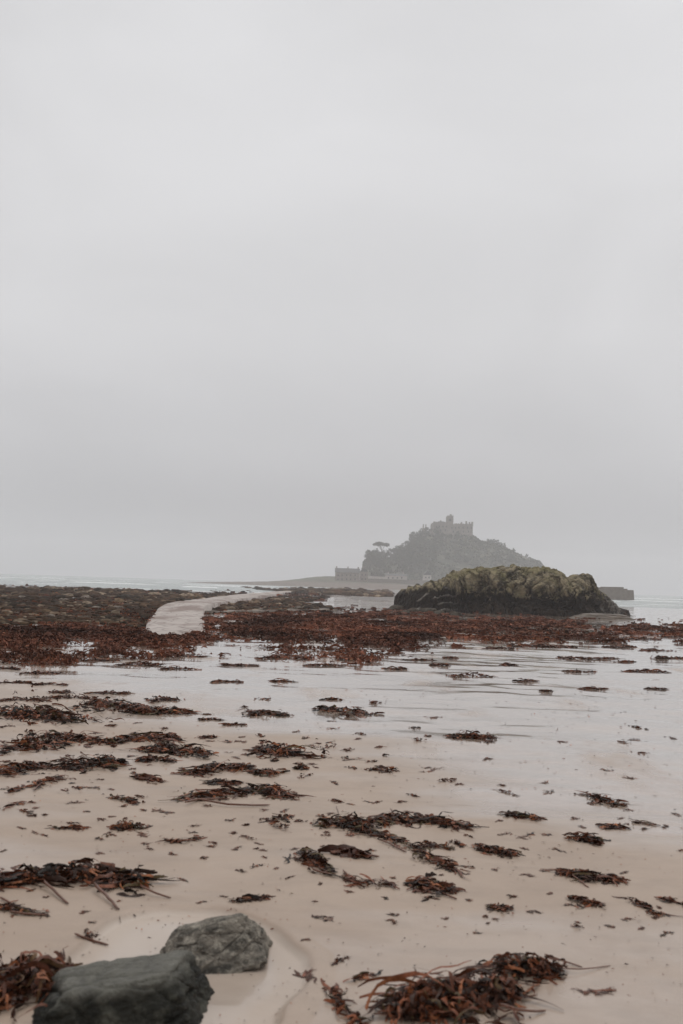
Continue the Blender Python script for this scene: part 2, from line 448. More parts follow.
# ------------------------------------------------------------------ tidal crag (Chapel-like rock)
def resample(pts, u):
    pts = np.array(pts, float); return np.interp(u, pts[:,0], pts[:,1])
D0 = 121.0
top_px = [(396,605),(398,595),(404,590),(412,587.5),(420,585.5),(426,583),(434,581.5),(441,579),(447,574.5),(452,571),(463,570.5),(472,569),(486,568),(500,567.3),(512,567.5),(524,567.5),(538,568.5),(545,570),(551,572),(556,576),(561,578.5),(568,577),(574,575),(580,574.5),(584,578),(588,584),(594,588.5),(602,591.5),(610,595),(618,598),(626,601),(632,604),(637,610)]
base_px = [(394,608),(420,612),(470,614.5),(540,618),(580,618.5),(605,617),(632,615)]
nu, nv = 640, 300
us = np.linspace(395.2, 637, nu)
topz = np.array([P(x, resample(top_px, x), D0 + 2).z for x in us])
fy = G_many(us, resample(base_px, us))[:,1]; fy = np.convolve(np.pad(fy, 20, 'edge'), np.ones(41)/41, 'valid')
fy = 118 + (fy - fy.mean())*.35
basez = -1.9
topz = topz + (.22*vnoise(us/7.5, us*0, seed=97) + .07*np.sign(vnoise(us/4.1, us*0+3, seed=98)))*sstep(398, 420, us)*sstep(634, 600, us)
xs = np.array([P(x, 590, 1.0).x for x in us])          # per metre of distance
un = np.linspace(0, 1, nu)
dep = 8.5 * np.sqrt(np.clip(1 - (2*un-1)**4, 0.02, 1)) * .5
vs = np.linspace(0, 1, nv); th = math.pi * vs
TH, U = np.meshgrid(th, np.arange(nu))
cs = np.cos(TH); sn = np.sin(TH)
k = .62
yy = -np.sign(cs) * np.abs(cs)**k; zz_ = np.abs(sn)**(k*.9)
H = (topz - basez)[U]
Y = fy[U] + dep[U] + dep[U]*yy + zz_*.9
Z = basez + H*zz_
X = xs[U] * (D0 + 2) + 0*Y
pt = np.stack([X, Y, Z], -1).reshape(-1, 3)
hn = ((pt[:,2]-basez) / (H.ravel()+1e-6))
# outward direction
nx = np.zeros_like(pt); nx[:,1] = yy.ravel(); nx[:,2] = zz_.ravel()*.6; nx[:,0] = .25*(2*U.ravel()/nu-1)
nx /= np.linalg.norm(nx, axis=1)[:, None] + 1e-9
leftness = sstep(-.0, 1, (462 - us[U.ravel()])/34)
rightness = sstep(0, 1, (us[U.ravel()]-575)/30)
def facets(p, seed):
    ip = np.floor(p); best = np.full(len(p), 9.0); sec = best.copy(); cid = np.zeros(len(p)); off = np.zeros_like(p); gr_ = np.zeros_like(p)
    for a in (-1,0,1):
        for b in (-1,0,1):
            for c in (-1,0,1):
                q = ip + np.array([a,b,c]); H_ = [_hash(q[:,0],q[:,1],q[:,2],seed+k) for k in range(1,8)]
                v = p - q - np.stack(H_[:3],1); d = np.abs(v).max(1)*.6 + np.linalg.norm(v,axis=1)*.4
                m = d < best; sec = np.where(m, best, np.minimum(sec, d)); best = np.where(m, d, best)
                cid = np.where(m, H_[3], cid); off = np.where(m[:,None], v, off); gr_ = np.where(m[:,None], np.stack(H_[4:7],1)*2-1, gr_)
    return best, sec, cid, (off*gr_).sum(1)
warp = np.stack([fbm(pt[:,0]*.7,pt[:,1]*.7,pt[:,2]*.7,seed=70+i,oct=4) for i in range(3)],1)
dip = .55 + .12*leftness
tx = pt[:,0]*np.cos(dip) + pt[:,2]*np.sin(dip); tz = -pt[:,0]*np.sin(dip) + pt[:,2]*np.cos(dip)
tl = np.stack([tx, pt[:,1], tz], 1)
vert = pt
mixl = leftness[:,None]
qA = (1-mixl)*vert*np.array([.46,.45,.46]) + mixl*tl*np.array([.22,.4,.95]) + .22*warp
qB = (1-mixl)*vert*np.array([1.1,1.1,1.25]) + mixl*tl*np.array([.6,1,2.4]) + .3*warp + 7
qC = vert*np.array([3.0,2.6,2.2]) + .35*warp + 3
b1, b2, c1, g1 = facets(qA, 81); b3, b4, c2, g2 = facets(qB, 83); b5, b6, c3, g3 = facets(qC, 87)
d1 = np.exp(-((b2-b1)/.05)**2); d2 = np.exp(-((b4-b3)/.06)**2)
lg = fbm(pt[:,0]*.25, pt[:,1]*.25, pt[:,2]*.3, oct=3, seed=92)
sm = fbm(pt[:,0]*2.6, pt[:,1]*2.6, pt[:,2]*2.6, oct=5, seed=93, gain=.6)
flute = vnoise(pt[:,0]*1.5 + warp[:,0], pt[:,1]*.5, pt[:,2]*.20, seed=91)
topw = sstep(.62, .95, hn)
lowr = sstep(.52, .40, hn)
disp = .6*lg + (c1-.5)*1.0 + 1.0*g1 - .30*d1 + (c2-.5)*.22 + .26*g2 - .05*d2 + (c3-.5)*.16 + .16*g3 + .11*sm
disp = disp*(1-.72*topw)*np.clip(H.ravel()/4.2, .25, 1) + .10*flute*(1-topw)*(1-leftness)
under = -.95*np.exp(-((hn-.36)/.15)**2)*np.clip(H.ravel()/4.5, .1, 1)*(1-leftness)*(1-.6*rightness)*(yy.ravel() < 0) + .25*np.exp(-((hn-.08)/.1)**2)*(yy.ravel() < 0)
saw = (pt[:,2] + .5*warp[:,0] + .25*pt[:,0]*.3)/1.25; saw = saw - np.floor(saw)
disp = disp + under + .42*(saw**2 - .35)*(1-topw)*(1-leftness)*np.clip(H.ravel()/4.5, .1, 1)
fx_ = pt[:,0]*.40 + .55*warp[:,1] + .10*pt[:,2]; joint = np.exp(-(np.abs(fx_ - np.round(fx_))/.045)**2)*sstep(-.3, 0, vnoise(np.round(fx_)*3.3, pt[:,2]*.35, seed=101))*(1-leftness)*(1-.6*topw)
disp = disp - .65*joint*np.clip(H.ravel()/4.5, .1, 1)
sl_ = (tz + .30*warp[:,0] + .04*tx)/.72; sl_ = sl_ - np.floor(sl_)
stripe = sstep(.72, .86, sl_)*sstep(-.35, .1, vnoise(tx*.5, np.floor((tz + .30*warp[:,0] + .04*tx)/.72)*3.1, seed=99))
disp = disp*(1-.5*leftness) + leftness*.55*(sl_**1.5 - .45)*np.clip(H.ravel()/3, .2, 1)
pt2 = pt + nx * disp[:, None]
pt2[:,0] += .12*sm + .10*g2
pt2[:,2] = np.maximum(pt2[:,2], basez - .25)
ii = np.arange(nu-1)[:, None]*nv; jj = np.arange(nv-1)[None, :]
cf = np.stack([ii+jj, ii+nv+jj, ii+nv+jj+1, ii+jj+1], -1).reshape(-1, 4)
zone = np.clip((pt2[:,2]-basez)/6.3 - .05*leftness - .10*rightness, 0, 1)
turf = sstep(.80, .97, hn) * sstep(-.25, .2, fbm(pt[:,0]*.35, pt[:,1]*.5, oct=3, seed=95)+.12) * (1-leftness) * sstep(588, 560, us[U.ravel()])
crag = mesh_obj('crag', pt2, cf, m_crag, smooth=False, attrs={'zone': zone, 'turf': turf, 'block': c1, 'slab': np.clip(leftness*stripe+.45*rightness,0,1), 'crack': np.clip(.12*d1+.16*d2+.9*joint, 0, 1)})
tag(crag, 'big rocky outcrop standing on the beach, olive lichen above and black tide zone below', 'rock')

def pebble(seed, r, sub=2):
    bm = bmesh.new(); bmesh.ops.create_icosphere(bm, subdivisions=sub, radius=1)
    v = np.array([x.co[:] for x in bm.verts]); f = np.array([[q.index for q in p.verts] for p in bm.faces]); bm.free()
    d = v.copy(); s = seed*5.3
    b1, b2, c = worley(d*1.1 + s, seed)
    v = v * (1 + .45*fbm(d[:,0]*1.6+s, d[:,1]*1.6, d[:,2]*1.6, oct=3, seed=seed) + (c-.5)*.5)[:, None]
    return v*np.array(r), f

# slab lying against the foot of the crag
m_ledge = stone_mat('tan_ledge_stone', [(.06,.043,.030),(.105,.078,.056),(.15,.118,.088),(.035,.026,.019)], .6, ((.3,1,3),(0,0,0)), .6, .5, .06)
v, f = blocky_stone(15, (2.7, 1.3, .42), [((0,0,1),.75),((0,-1,.4),.9),((1,0,.3),.95),((-1,0,.5),.95),((0,1,.2),1),((0,0,-1),1)], 5, .10, 2.5)
o = mesh_obj('rock_ledge', v, f, m_ledge, smooth=True)
o.location = G(606, 619) + Vector((0, .8, .22)); tag(o, 'low flat tan ledge at the right foot of the big outcrop', 'rock')
v, f = blocky_stone(16, (.95, .9, .8), [((.3,0,1),.7),((0,-1,.3),.9),((1,0,.3),.8),((-1,0,.2),.95),((0,1,.2),1),((0,0,-1),1)], 5, .14, 2.2)
o = mesh_obj('boulder', v, f, m_rubble, smooth=True, cols=np.full((len(v),3), .03)); o.location = G(623, 615.5) + Vector((.2, .8, .30))
tag(o, 'black upright boulder at the far right end of the big outcrop', 'boulder')

# low boulders along the left foot of the crag
BL = [(398,610,16),(412,612,13),(428,613.5,18),(404,614,10),(440,615,12),(455,616,14),(388,611,9),(470,617,9),(420,616.5,8)]
protos = []
for i, (x, y, wpx) in enumerate(BL):
    q = G(x, y); s = wpx*q.y/F*.5
    v, f = pebble(20+i, (s, s*.9, s*.5), 3)
    o = mesh_obj('boulder', v, f, m_rubble, smooth=True, cols=np.tile(np.array([[.085,.075,.06]]), (len(v),1)))
    o.location = q + Vector((0, 0, s*.12)); o.rotation_euler = (0, 0, rnd.uniform(0, 6))
    tag(o, 'low dark boulder among those along the left foot of the big outcrop', 'boulder', 'boulders at the left foot of the outcrop')

# ------------------------------------------------------------------ rubble platform
def in_poly(px, py, poly):
    inside = np.zeros(len(px), bool); n = len(poly); j = n-1
    for i in range(n):
        xi, yi = poly[i]; xj, yj = poly[j]
        c = ((yi > py) != (yj > py)) & (px < (xj-xi)*(py-yi)/(yj-yi+1e-12) + xi)
        inside ^= c; j = i
    return inside
def world_poly(pp): return [tuple(G(x, y)[:2]) for x, y in pp]

def spread_px(pp, n, jitter=1.0):
    """n spots of the beach inside the outline, evenly by the angle they fill"""
    xs_ = [p[0] for p in pp]; ys_ = [p[1] for p in pp]; out = []
    while len(out) < n:
        m = 4*n
        a = rng.uniform(min(xs_), max(xs_), m); b_ = rng.uniform(min(ys_), max(ys_), m)
        k = in_poly(a, b_, pp)
        out += list(zip(a[k], b_[k]))
    return out[:n]

RUB_L = [(-30,589),(60,588.5),(130,590.5),(200,593.5),(258,596),(225,600),(190,605),(160,611),(146,618),(143,629),(100,624),(50,623),(-30,628)]
RUB_R = [(215,608),(250,602),(286,596),(330,597),(300,604),(335,608),(330,611),(240,613),(208,614)]
RUB_F = [(222,588.5),(300,589),(390,592),(392,597),(330,595),(285,593)]
pv, pf = [], []
for s in range(6):
    v, f = pebble(50+s, (1,1,.6), 2); pv.append(v); pf.append(f)
def rubble(name, pp, n, smin, smax, pal):
    pts = spread_px(pp, n); w_ = G_many([a for a,_ in pts], [b for _,b in pts])
    V, Fc, C = [], [], []; k0 = 0
    tone = np.clip(.85 + 1.3*fbm(w_[:,0]/9, w_[:,1]/22, oct=4, seed=n), .25, 2.0)
    for i in range(n):
        q = w_[i]; s = (smin + (smax-smin)*rnd.random()**1.9) * min(1.6, q[1]/110)
        j = rnd.randrange(6); a = rnd.uniform(0, 6.28)
        v = pv[j]; ca, sa = math.cos(a), math.sin(a)
        vv = np.stack([(v[:,0]*ca - v[:,1]*sa)*s*1.15, (v[:,0]*sa + v[:,1]*ca)*s, v[:,2]*s*rnd.uniform(.5,1.1)], 1) + q + np.array([0,0,s*rnd.uniform(0,.25)])
        V.append(vv); Fc.append(pf[j]+k0); k0 += len(vv)
        C.append(np.tile(np.array(pal[rnd.randrange(len(pal))])[None]*tone[i], (len(vv),1)))
    o = mesh_obj(name, np.concatenate(V), np.concatenate(Fc), m_rubble, smooth=False, cols=np.concatenate(C))
    return tag(o, kind='stuff')
PAL_R = [(.095,.062,.038),(.15,.102,.064),(.07,.041,.024),(.032,.020,.012),(.32,.25,.18),(.10,.052,.030),(.05,.032,.021),(.028,.019,.012)]
o = rubble('rock_rubble', RUB_L, 3800, .12, .62, PAL_R); tag(o, 'broad platform of weedy rubble left of the causeway', 'rubble')
o = rubble('rock_rubble', RUB_R, 900, .12, .5, PAL_R); tag(o, 'patch of dark rubble right of the causeway bend', 'rubble')
o = rubble('rock_rubble', RUB_F, 750, .4, 1.3, PAL_R); tag(o, 'far strip of brown rubble beyond the causeway', 'rubble')
# single boulders that stand out of the rubble
pb = []
for s in range(5):
    v, f = pebble(70+s, (1,.9,.62), 3)
    pb.append((v, f))
bpos = spread_px([(-5,598),(120,597),(190,602),(150,612),(140,622),(0,620)], 46) + spread_px([(215,610),(330,608),(325,612),(215,614)], 14)
firsts = {}
for i, (x, y) in enumerate(bpos):
    q = G(x, y); j = i % 5
    light = i % 4 == 0
    if (j, light) not in firsts:
        v, f = pb[j]
        o = mesh_obj('boulder', v, f, m_rubble, smooth=False, cols=np.tile(np.array([[.24,.21,.18]] if light else [[.05,.042,.033]]), (len(v),1)))
        firsts[(j, light)] = o
    else:
        o = firsts[(j, light)].copy(); COL.objects.link(o)
    s = rnd.uniform(.22, .55) * min(1.4, q.y/100)
    o.location = q + Vector((0,0,s*.2)); o.scale = (s*1.3, s, s*rnd.uniform(.6,.9)); o.rotation_euler = (0,0,rnd.uniform(0,6.28))
    if x > 205: tag(o, 'weedy boulder in the row right of the causeway bend', 'boulder', 'boulders right of the causeway bend')
    elif light: tag(o, 'pale grey boulder on the rubble platform left of the causeway', 'boulder', 'pale boulders on the rubble platform')
    else: tag(o, 'dark weed covered boulder on the rubble platform left of the causeway', 'boulder', 'dark boulders on the rubble platform')

# ------------------------------------------------------------------ causeway
LE = [(146,636),(146,628),(149,620),(158,613),(175,607.5),(196,603.5),(222,599),(250,595.5),(286,592.3)]
RE = [(206,637),(205,630),(204,621),(203,614),(214,609),(230,605),(246,601.2),(266,597.6),(292,593.2)]
def densify(pp, n):
    pp = np.array(pp, float); t = np.arange(len(pp)); tt = np.linspace(0, len(pp)-1, n)
    return np.stack([np.interp(tt, t, pp[:,0]), np.interp(tt, t, pp[:,1])], 1)
A = densify(LE, 90); B = densify(RE, 90)
A = G_many(A[:,0], A[:,1]); B = G_many(B[:,0], B[:,1])
nc_ = 14; V = []
lift = .04 + .46*sstep(50, 75, (A[:,1]+B[:,1])/2)
for i in range(90):
    V.append([A[i,0]-.15, A[i,1], A[i,2]-.5])
    for k in range(nc_):
        u = k/(nc_-1); q = A[i]*(1-u) + B[i]*u
        z = max(q[2], float(ground_z(q[0], q[1]))) + lift[i] + .05*float(fbm(q[0]/1.2, q[1]/1.2, oct=2, seed=12)) + .10*math.sin(math.pi*u)*min(1, lift[i]*4)
        V.append([q[0], q[1], z])
    V.append([B[i,0]+.15, B[i,1], B[i,2]-.5])
w_ = nc_+2
Fc = np.array([[i*w_+k, i*w_+k+1, (i+1)*w_+k+1, (i+1)*w_+k] for i in range(89) for k in range(w_-1)])
o = mesh_obj('causeway', V, Fc, m_paving, smooth=False); tag(o, kind='structure')

# stone kerb running right from the bend
a, b_ = G(204, 613.5), G(332, 610.5)
bm = bmesh.new(); box(bm, 0, (b_-a).length, -.5, .5, -.6, .16); bmesh.ops.subdivide_edges(bm, edges=[e for e in bm.edges if e.calc_length() > 3], cuts=24)
for v_ in bm.verts:
    v_.co.z += .07*float(vnoise(v_.co.x*.7, v_.co.y*3, seed=6)); v_.co.y += .12*float(vnoise(v_.co.x*.9, v_.co.z*3, seed=7))
o = bm_obj('low_wall', bm, m_wallstone); o.location = a; o.rotation_euler = (0, -math.atan2((b_-a).z, math.hypot((b_-a).x,(b_-a).y)), math.atan2((b_-a).y, (b_-a).x))
tag(o, 'low stone wall edging the rubble right of the causeway bend', 'wall')

# ------------------------------------------------------------------ seaweed
PAL = np.array([(.022,.008,.004),(.046,.015,.007),(.100,.032,.015),(.175,.056,.025),(.29,.105,.045),(.075,.048,.018),(.010,.006,.004),(.22,.085,.050)])
PW = np.array([.20,.20,.19,.14,.06,.07,.09,.05]); PW /= PW.sum()
def ribbons(path, hw, height, n, L, W, r, spread=.75, S=9, flat=False, red=0.0, core=.25):
    """crumpled fronds heaped along a line on the sand"""
    path = np.asarray(path, float)
    seg = np.linalg.norm(np.diff(path, axis=0), axis=1); cum = np.concatenate([[0], np.cumsum(seg)]); tot = cum[-1] + 1e-6
    ncl = max(3, int(1.3*tot/(hw+1e-3)) + 2)
    ct = np.clip((np.arange(ncl)+r.uniform(.1,.9,ncl))/ncl, .03, .97); co_ = r.normal(0, .38, ncl); cw = r.uniform(.1, 1.25, ncl)**1.5; ch = r.uniform(.4, 1.2, ncl)
    pick = r.choice(ncl, n, p=cw/cw.sum())
    t = ct[pick] + r.normal(0, .42, n)*hw/tot*.9; t = np.where(r.random(n) < .22, r.uniform(0, 1, n), t); t = np.clip(t, -.04, 1.04)
    cx = np.interp(t*tot, cum, path[:,0]); cy = np.interp(t*tot, cum, path[:,1])
    dx = np.interp(np.clip(t+.03,0,1)*tot, cum, path[:,0]) - np.interp(np.clip(t-.03,0,1)*tot, cum, path[:,0])
    dy = np.interp(np.clip(t+.03,0,1)*tot, cum, path[:,1]) - np.interp(np.clip(t-.03,0,1)*tot, cum, path[:,1])
    ang = np.arctan2(dy, dx + 1e-9)
    off0 = r.normal(0, .30, n); off = off0 + co_[pick]*.75; off = np.where(r.random(n) < .06, off*1.8, off); off = np.clip(off, -1.5, 1.5)
    spine = np.arange(n) < max(6, n//12)
    off = np.where(spine, 0, off); t = np.where(spine, (np.arange(n)+.5)/max(6, n//12), t)
    cx = np.where(spine, np.interp(t*tot, cum, path[:,0]), cx); cy = np.where(spine, np.interp(t*tot, cum, path[:,1]), cy)
    lump = ch[pick]
    cx = cx - np.sin(ang)*off*hw; cy = cy + np.cos(ang)*off*hw
    hd = ang + r.normal(0, spread, n) + np.where(r.random(n) < .5, math.pi, 0)
    hd = np.where(spine, ang, hd)
    ln = L * r.uniform(.3, 1.25, n); ln = np.where(spine, np.maximum(ln, min(tot*.6, L*2.5)), ln); wd = W * r.uniform(.3, 1.15, n)
    lay = r.random(n)**.8
    iscore = r.random(n) < core
    wd = np.where(iscore, wd*1.5, wd)
    ztop = height * np.clip(lump, .28, 1.15) * np.exp(-(off0/.45)**2) * lay * np.where(iscore, .55, 1) * np.sin(np.clip(t,0.03,.97)*math.pi)**.3
    curv = np.where(spine, .3, r.normal(0, 2.0, n)); wig = r.normal(0, 1.1, n); ph = r.uniform(0, 6.28, n)
    s = np.linspace(0, 1, S)
    hs = hd[:,None] + curv[:,None]*(s[None]-.5) + wig[:,None]*np.sin(7*s[None] + ph[:,None])
    step = ln[:,None]/(S-1)
    px = np.cumsum(np.cos(hs)*step, 1); py = np.cumsum(np.sin(hs)*step, 1)
    px = px - px[:, [S//2]] + cx[:,None]; py = py - py[:, [S//2]] + cy[:,None]
    drop = r.uniform(.3, 1.05, n)[:,None]; pk = r.uniform(.3, .7, n)[:,None]
    arch = 1 - drop*np.clip(np.abs(s[None]-pk)/np.maximum(pk, 1-pk), 0, 1)**r.uniform(1.2, 2.4, n)[:,None]
    pz = np.minimum(ztop, .45*ln+.02)[:,None]*arch + wd[:,None]*.15 + .04*height*np.sin(9*s[None]*r.uniform(.6,1.5,n)[:,None] + ph[:,None])
    tw = (r.uniform(-1, 1, n)*1.2)[:,None] + (r.normal(0, 1.3, n))[:,None]*s[None]
    if flat: tw *= .25; pz *= .4
    wprof = (np.clip(np.sin(np.pi*(s*.80+.14)), .2, 1)[None]**.7)*(1+.22*np.sin(13*s[None]+2*ph[:,None]))*wd[:,None]*.5
    nxv, nyv = -np.sin(hs), np.cos(hs)
    V = np.zeros((n, S, 3, 3))
    for k, sg in enumerate((-1, 0, 1)):
        V[:,:,k,0] = px + sg*nxv*np.cos(tw)*wprof
        V[:,:,k,1] = py + sg*nyv*np.cos(tw)*wprof
        V[:,:,k,2] = pz + sg*np.sin(tw)*wprof + (wprof*.35 if sg == 0 else 0)
    V = V.reshape(-1, 3)
    V[:,2] = np.maximum(V[:,2], .0015+ .002*r.random(len(V))) + ground_z(V[:,0], V[:,1])
    b_ = np.arange(n)[:,None,None]*S*3 + np.arange(S-1)[None,:,None]*3 + np.arange(2)[None,None,:]
    Fq = np.stack([b_, b_+1, b_+4, b_+3], -1).reshape(-1, 4)
    ci = r.choice(len(PAL), n, p=PW)
    c = PAL[ci] * r.uniform(.8, 1.35, n)[:,None]
    if red > 0: c = c*(1-red) + red*np.array([.16,.055,.032])[None]*r.uniform(.4,1.5,n)[:,None]
    c = np.where(iscore[:,None], c*.75, c)
    C = np.repeat(c, S*3, axis=0)
    return V, Fq, C

def tube_geo(pts, rad, k=7):
    pts = np.asarray(pts, float); n = len(pts); V = []; Fq = []
    for i in range(n):
        t = pts[min(i+1,n-1)] - pts[max(i-1,0)]; t /= np.linalg.norm(t)+1e-9
        a = np.cross(t, [0,0,1.0]); a /= np.linalg.norm(a)+1e-9; c = np.cross(a, t)
        rr = rad*(1-.25*i/(n-1)) if i not in (0, n-1) else rad*.45
        for j in range(k):
            th_ = 2*math.pi*j/k; V.append(pts[i] + rr*(math.cos(th_)*a + math.sin(th_)*c))
    for i in range(n-1):
        for j in range(k): Fq.append([i*k+j, i*k+(j+1)%k, (i+1)*k+(j+1)%k, (i+1)*k+j])
    return np.array(V), np.array(Fq)

def wpath(pp, m=12):
    d = densify(pp, max(m, len(pp))); w = G_many(d[:,0], d[:,1]); return w

SEED = [100]
def weed(label, pp, h, n, L=26, Wd=4.0, thick=None, squash=1.0, stalks=(), name='seaweed_clump', group=None, cat='seaweed', **kw):
    """pp: middle line of the heap as seen, h: its height in the photo; sizes L and Wd in the same measure, turned into metres"""
    SEED[0] += 1; r = np.random.default_rng(SEED[0])
    w = wpath(pp); m = float(np.mean(w[:,1])) / F
    sin_g = CAM_H / math.hypot(CAM_H, float(np.mean(w[:,1])))
    plen = float(np.linalg.norm(np.diff(w[:, :2], axis=0), axis=1).sum())
    near = min(1, max(0, (float(np.mean([p_[1] for p_ in pp])) - 740)/120)); hw = min(max(.36*h/sin_g, .6*h)*m*(1-.28*near), .40*plen + .02)
    hw *= squash; height = (.66-.10*near)*h*m
    V, Fq, C = ribbons(w[:, :2], hw, height, int(n*(1.7-.6*near)), L*m*.95, Wd*m*.66, r, **kw)
    c0 = Vector(w.mean(axis=0))
    if stalks:
        root = empty(name, c0)
        tag(root, label, cat, group)
        o = mesh_obj('fronds', V - np.array(c0), Fq, m_weed, root, smooth=True, cols=C)
        for (x0,y0,x1,y1,wpx) in stalks:
            bend = .16*math.hypot(x1-x0, y1-y0)*r.choice([-1, 1])*r.uniform(.4, 1)
            q = wpath([(x0,y0),(x0*.65+x1*.35 + bend*.5, y0*.65+y1*.35 + bend*.4),(x0*.3+x1*.7 + bend*.45, y0*.3+y1*.7 + bend*.25),(x1,y1)], 13)
            wpx = wpx*.62
            q[:,2] += wpx*m*.5 + height*.22*np.linspace(1, 0, len(q))**1.4
            q[:, 0] += np.cumsum(r.normal(0, .0015, len(q)))
            tv, tf = tube_geo(q, wpx*m*.5)
            mesh_obj('stalk', tv - np.array(c0), tf, m_stipe, root, smooth=True)
        return root
    o = mesh_obj(name, V - np.array(c0), Fq, m_weed, smooth=True, cols=C); o.location = c0
    return tag(o, label, cat, group)

# --- the heaps nearest the viewer
weed('large tangled kelp heap at the left edge with thick stalks poking out towards the stones', [(-12,886),(30,882),(75,880),(110,878),(140,884)], 40, 330, 36, 7, 26,
     stalks=[(44,888,68,905,4.5),(94,890,117,911,5),(10,884,44,874,4),(104,876,138,872,4),(140,892,170,899,3.4)], name='kelp_heap')
weed('reddish brown kelp heap in the bottom left corner beside the large dark stone', [(-20,1010),(14,1000),(36,985),(58,965)], 62, 300, 34, 9, 40,
     stalks=[(4,1014,30,990,5),(26,985,50,970,4)], name='kelp_heap', red=.25)
weed('largest tangled kelp heap cut by the bottom edge, with pale orange stalks in front', [(392,1012),(425,1003),(460,996),(495,990),(522,1000)], 72, 420, 38, 7.5, 34,
     stalks=[(378,1007,432,1001,5.5),(410,1018,452,996,5.5),(500,1015,545,1012,4.5)], name='kelp_heap', red=.08)
weed('round kelp lump just behind the bottom edge heap, with thin fronds trailing right', [(502,978),(522,972),(540,970),(560,975)], 40, 200, 26, 5, 20,
     stalks=[(545,960,583,968,3.2),(560,974,610,966,2.2)], name='kelp_heap')
weed('thin reddish sprig with forked fronds right of the round kelp lump', [(578,990),(596,994),(612,990)], 9, 14, 24, 4, 5, flat=True, red=.4)
weed('dark strap of seaweed running off the bottom edge left of the largest heap', [(330,988),(338,1004),(352,1018),(362,1030)], 16, 46, 30, 6, 7, spread=.45)
weed('curled brown frond left of the largest kelp heap', [(352,982),(364,976),(382,974)], 8, 12, 22, 4.5, 4, spread=.3)
weed('flat reddish frond with a pointed tip right of the grey banded stone', [(296,974),(308,978),(320,980)], 7, 9, 22, 5, 4, flat=True, red=.5, spread=.3)
weed('tiny dark curl of weed above the curled brown frond', [(333,965),(341,960)], 9, 12, 13, 3.4, 4)
weed('sparse branching twig of weed between the grey stone and the middle strand', [(315,916),(323,919),(332,921)], 9, 16, 14, 2.6, 7, flat=True, spread=1.5)
weed('flat dark seaweed strip lying right behind the grey banded stone', [(231,902),(250,900),(269,898)], 9, 46, 18, 4, 5)
weed('pair of brown kelp straps under the large left heap at the photo edge', [(-4,908),(20,912),(45,914)], 11, 40, 28, 5, 8, stalks=[(0,900,22,909,4),(10,914,46,916,4)])
weed('short brown kelp stick with a small tuft, on bare sand above the large stone', [(86,936),(98,936)], 8, 14, 10, 3, 4, stalks=[(75,936,110,946,4.2)], name='kelp_stalk')

# --- the long strand in the middle
weed('bushy dark left end of the long middle strand, with one upright thread', [(322,826),(338,822),(356,824),(370,836)], 22, 150, 20, 3.6, 14, stalks=[(340,822,336,806,1.2)])
weed('broad upper arm of the middle strand with orange kelp stalks in it', [(366,824),(390,818),(420,820),(448,824),(470,828)], 18, 170, 24, 4, 9, stalks=[(412,820,440,819,3.4),(390,812,402,826,3),(425,818,458,823,3)])
weed('narrow diagonal arm of the middle strand running down to the right', [(372,834),(398,842),(420,850),(438,862),(462,874)], 13, 150, 22, 3.6, 7, stalks=[(380,842,406,853,3),(440,860,458,872,3.2)], spread=.45)
weed('large smooth brown kelp blade with a stalk below the middle strand', [(332,854),(345,853),(360,857)], 12, 16, 38, 13, 4, stalks=[(352,857,380,858,4.2)], red=.35, spread=.22, core=.5)
weed('dark wedge of seaweed with stalks left of the smooth brown blade', [(302,852),(312,859),(322,868),(332,873)], 17, 95, 22, 4.5, 9, stalks=[(304,858,330,876,3.6),(312,872,334,876,3.4)], spread=.5)
weed('reddish branching frond below the smooth brown blade', [(344,874),(356,883),(374,884),(394,885)], 11, 46, 22, 4.2, 7, red=.3, stalks=[(343,872,356,884,3)])
weed('dark spiky clump of seaweed under the tip of the diagonal arm', [(414,886),(430,888),(450,894)], 22, 130, 24, 5, 13, stalks=[(432,890,456,900,3.4)], spread=1.1)
weed('small reddish tuft between the two arms of the middle strand', [(424,848),(436,846),(450,850)], 12, 46, 16, 3.2, 7, red=.15)
weed('little dark scrap right of the two middle arms', [(455,842),(464,848)], 8, 20, 13, 3, 4)
weed('dark feathery clump right of the middle strand', [(476,848),(490,852),(516,856)], 15, 100, 19, 3.6, 10)
weed('broad dark clump with trailing fronds on the right of the near sand', [(558,872),(580,878),(604,881),(620,880)], 17, 150, 24, 4, 11, stalks=[(570,876,590,888,2.6)])
weed('ragged clump just below the broad right clump', [(574,898),(586,901),(600,905)], 17, 72, 18, 3.6, 10)
weed('compact dark round tuft alone on the sand right of the spiky clump', [(491,909),(502,909),(513,909)], 13, 90, 12, 3, 8, spread=1.6)
weed('red and dark weed clump with a thin tail above the broad right clump', [(570,838),(584,841),(600,844)], 13, 70, 20, 4, 7)
weed('pair of brown sprigs at the right above the broad right clump', [(602,828),(614,827),(628,829)], 9, 44, 16, 3.4, 6)
weed('dark slanting strip of weed above the feathery clump', [(506,814),(524,818),(541,821)], 9, 62, 18, 3.6, 6)
weed('broken line of brown weed near the right edge below the sprigs', [(624,898),(640,904),(655,914),(672,916)], 8, 40, 16, 3.6, 5)
weed('brown sprig touching the right edge above the broken line', [(660,899),(672,902),(690,906)], 8, 24, 18, 4, 4)
weed('slanting dark strand with a blob at its lower end on the right wet sand', [(584,794),(598,798),(612,804),(630,806)], 8, 64, 16, 3.2, 5)
weed('short reddish strip right of the pair of brown sprigs', [(634,823),(652,824)], 6, 18, 15, 3, 3, red=.2)

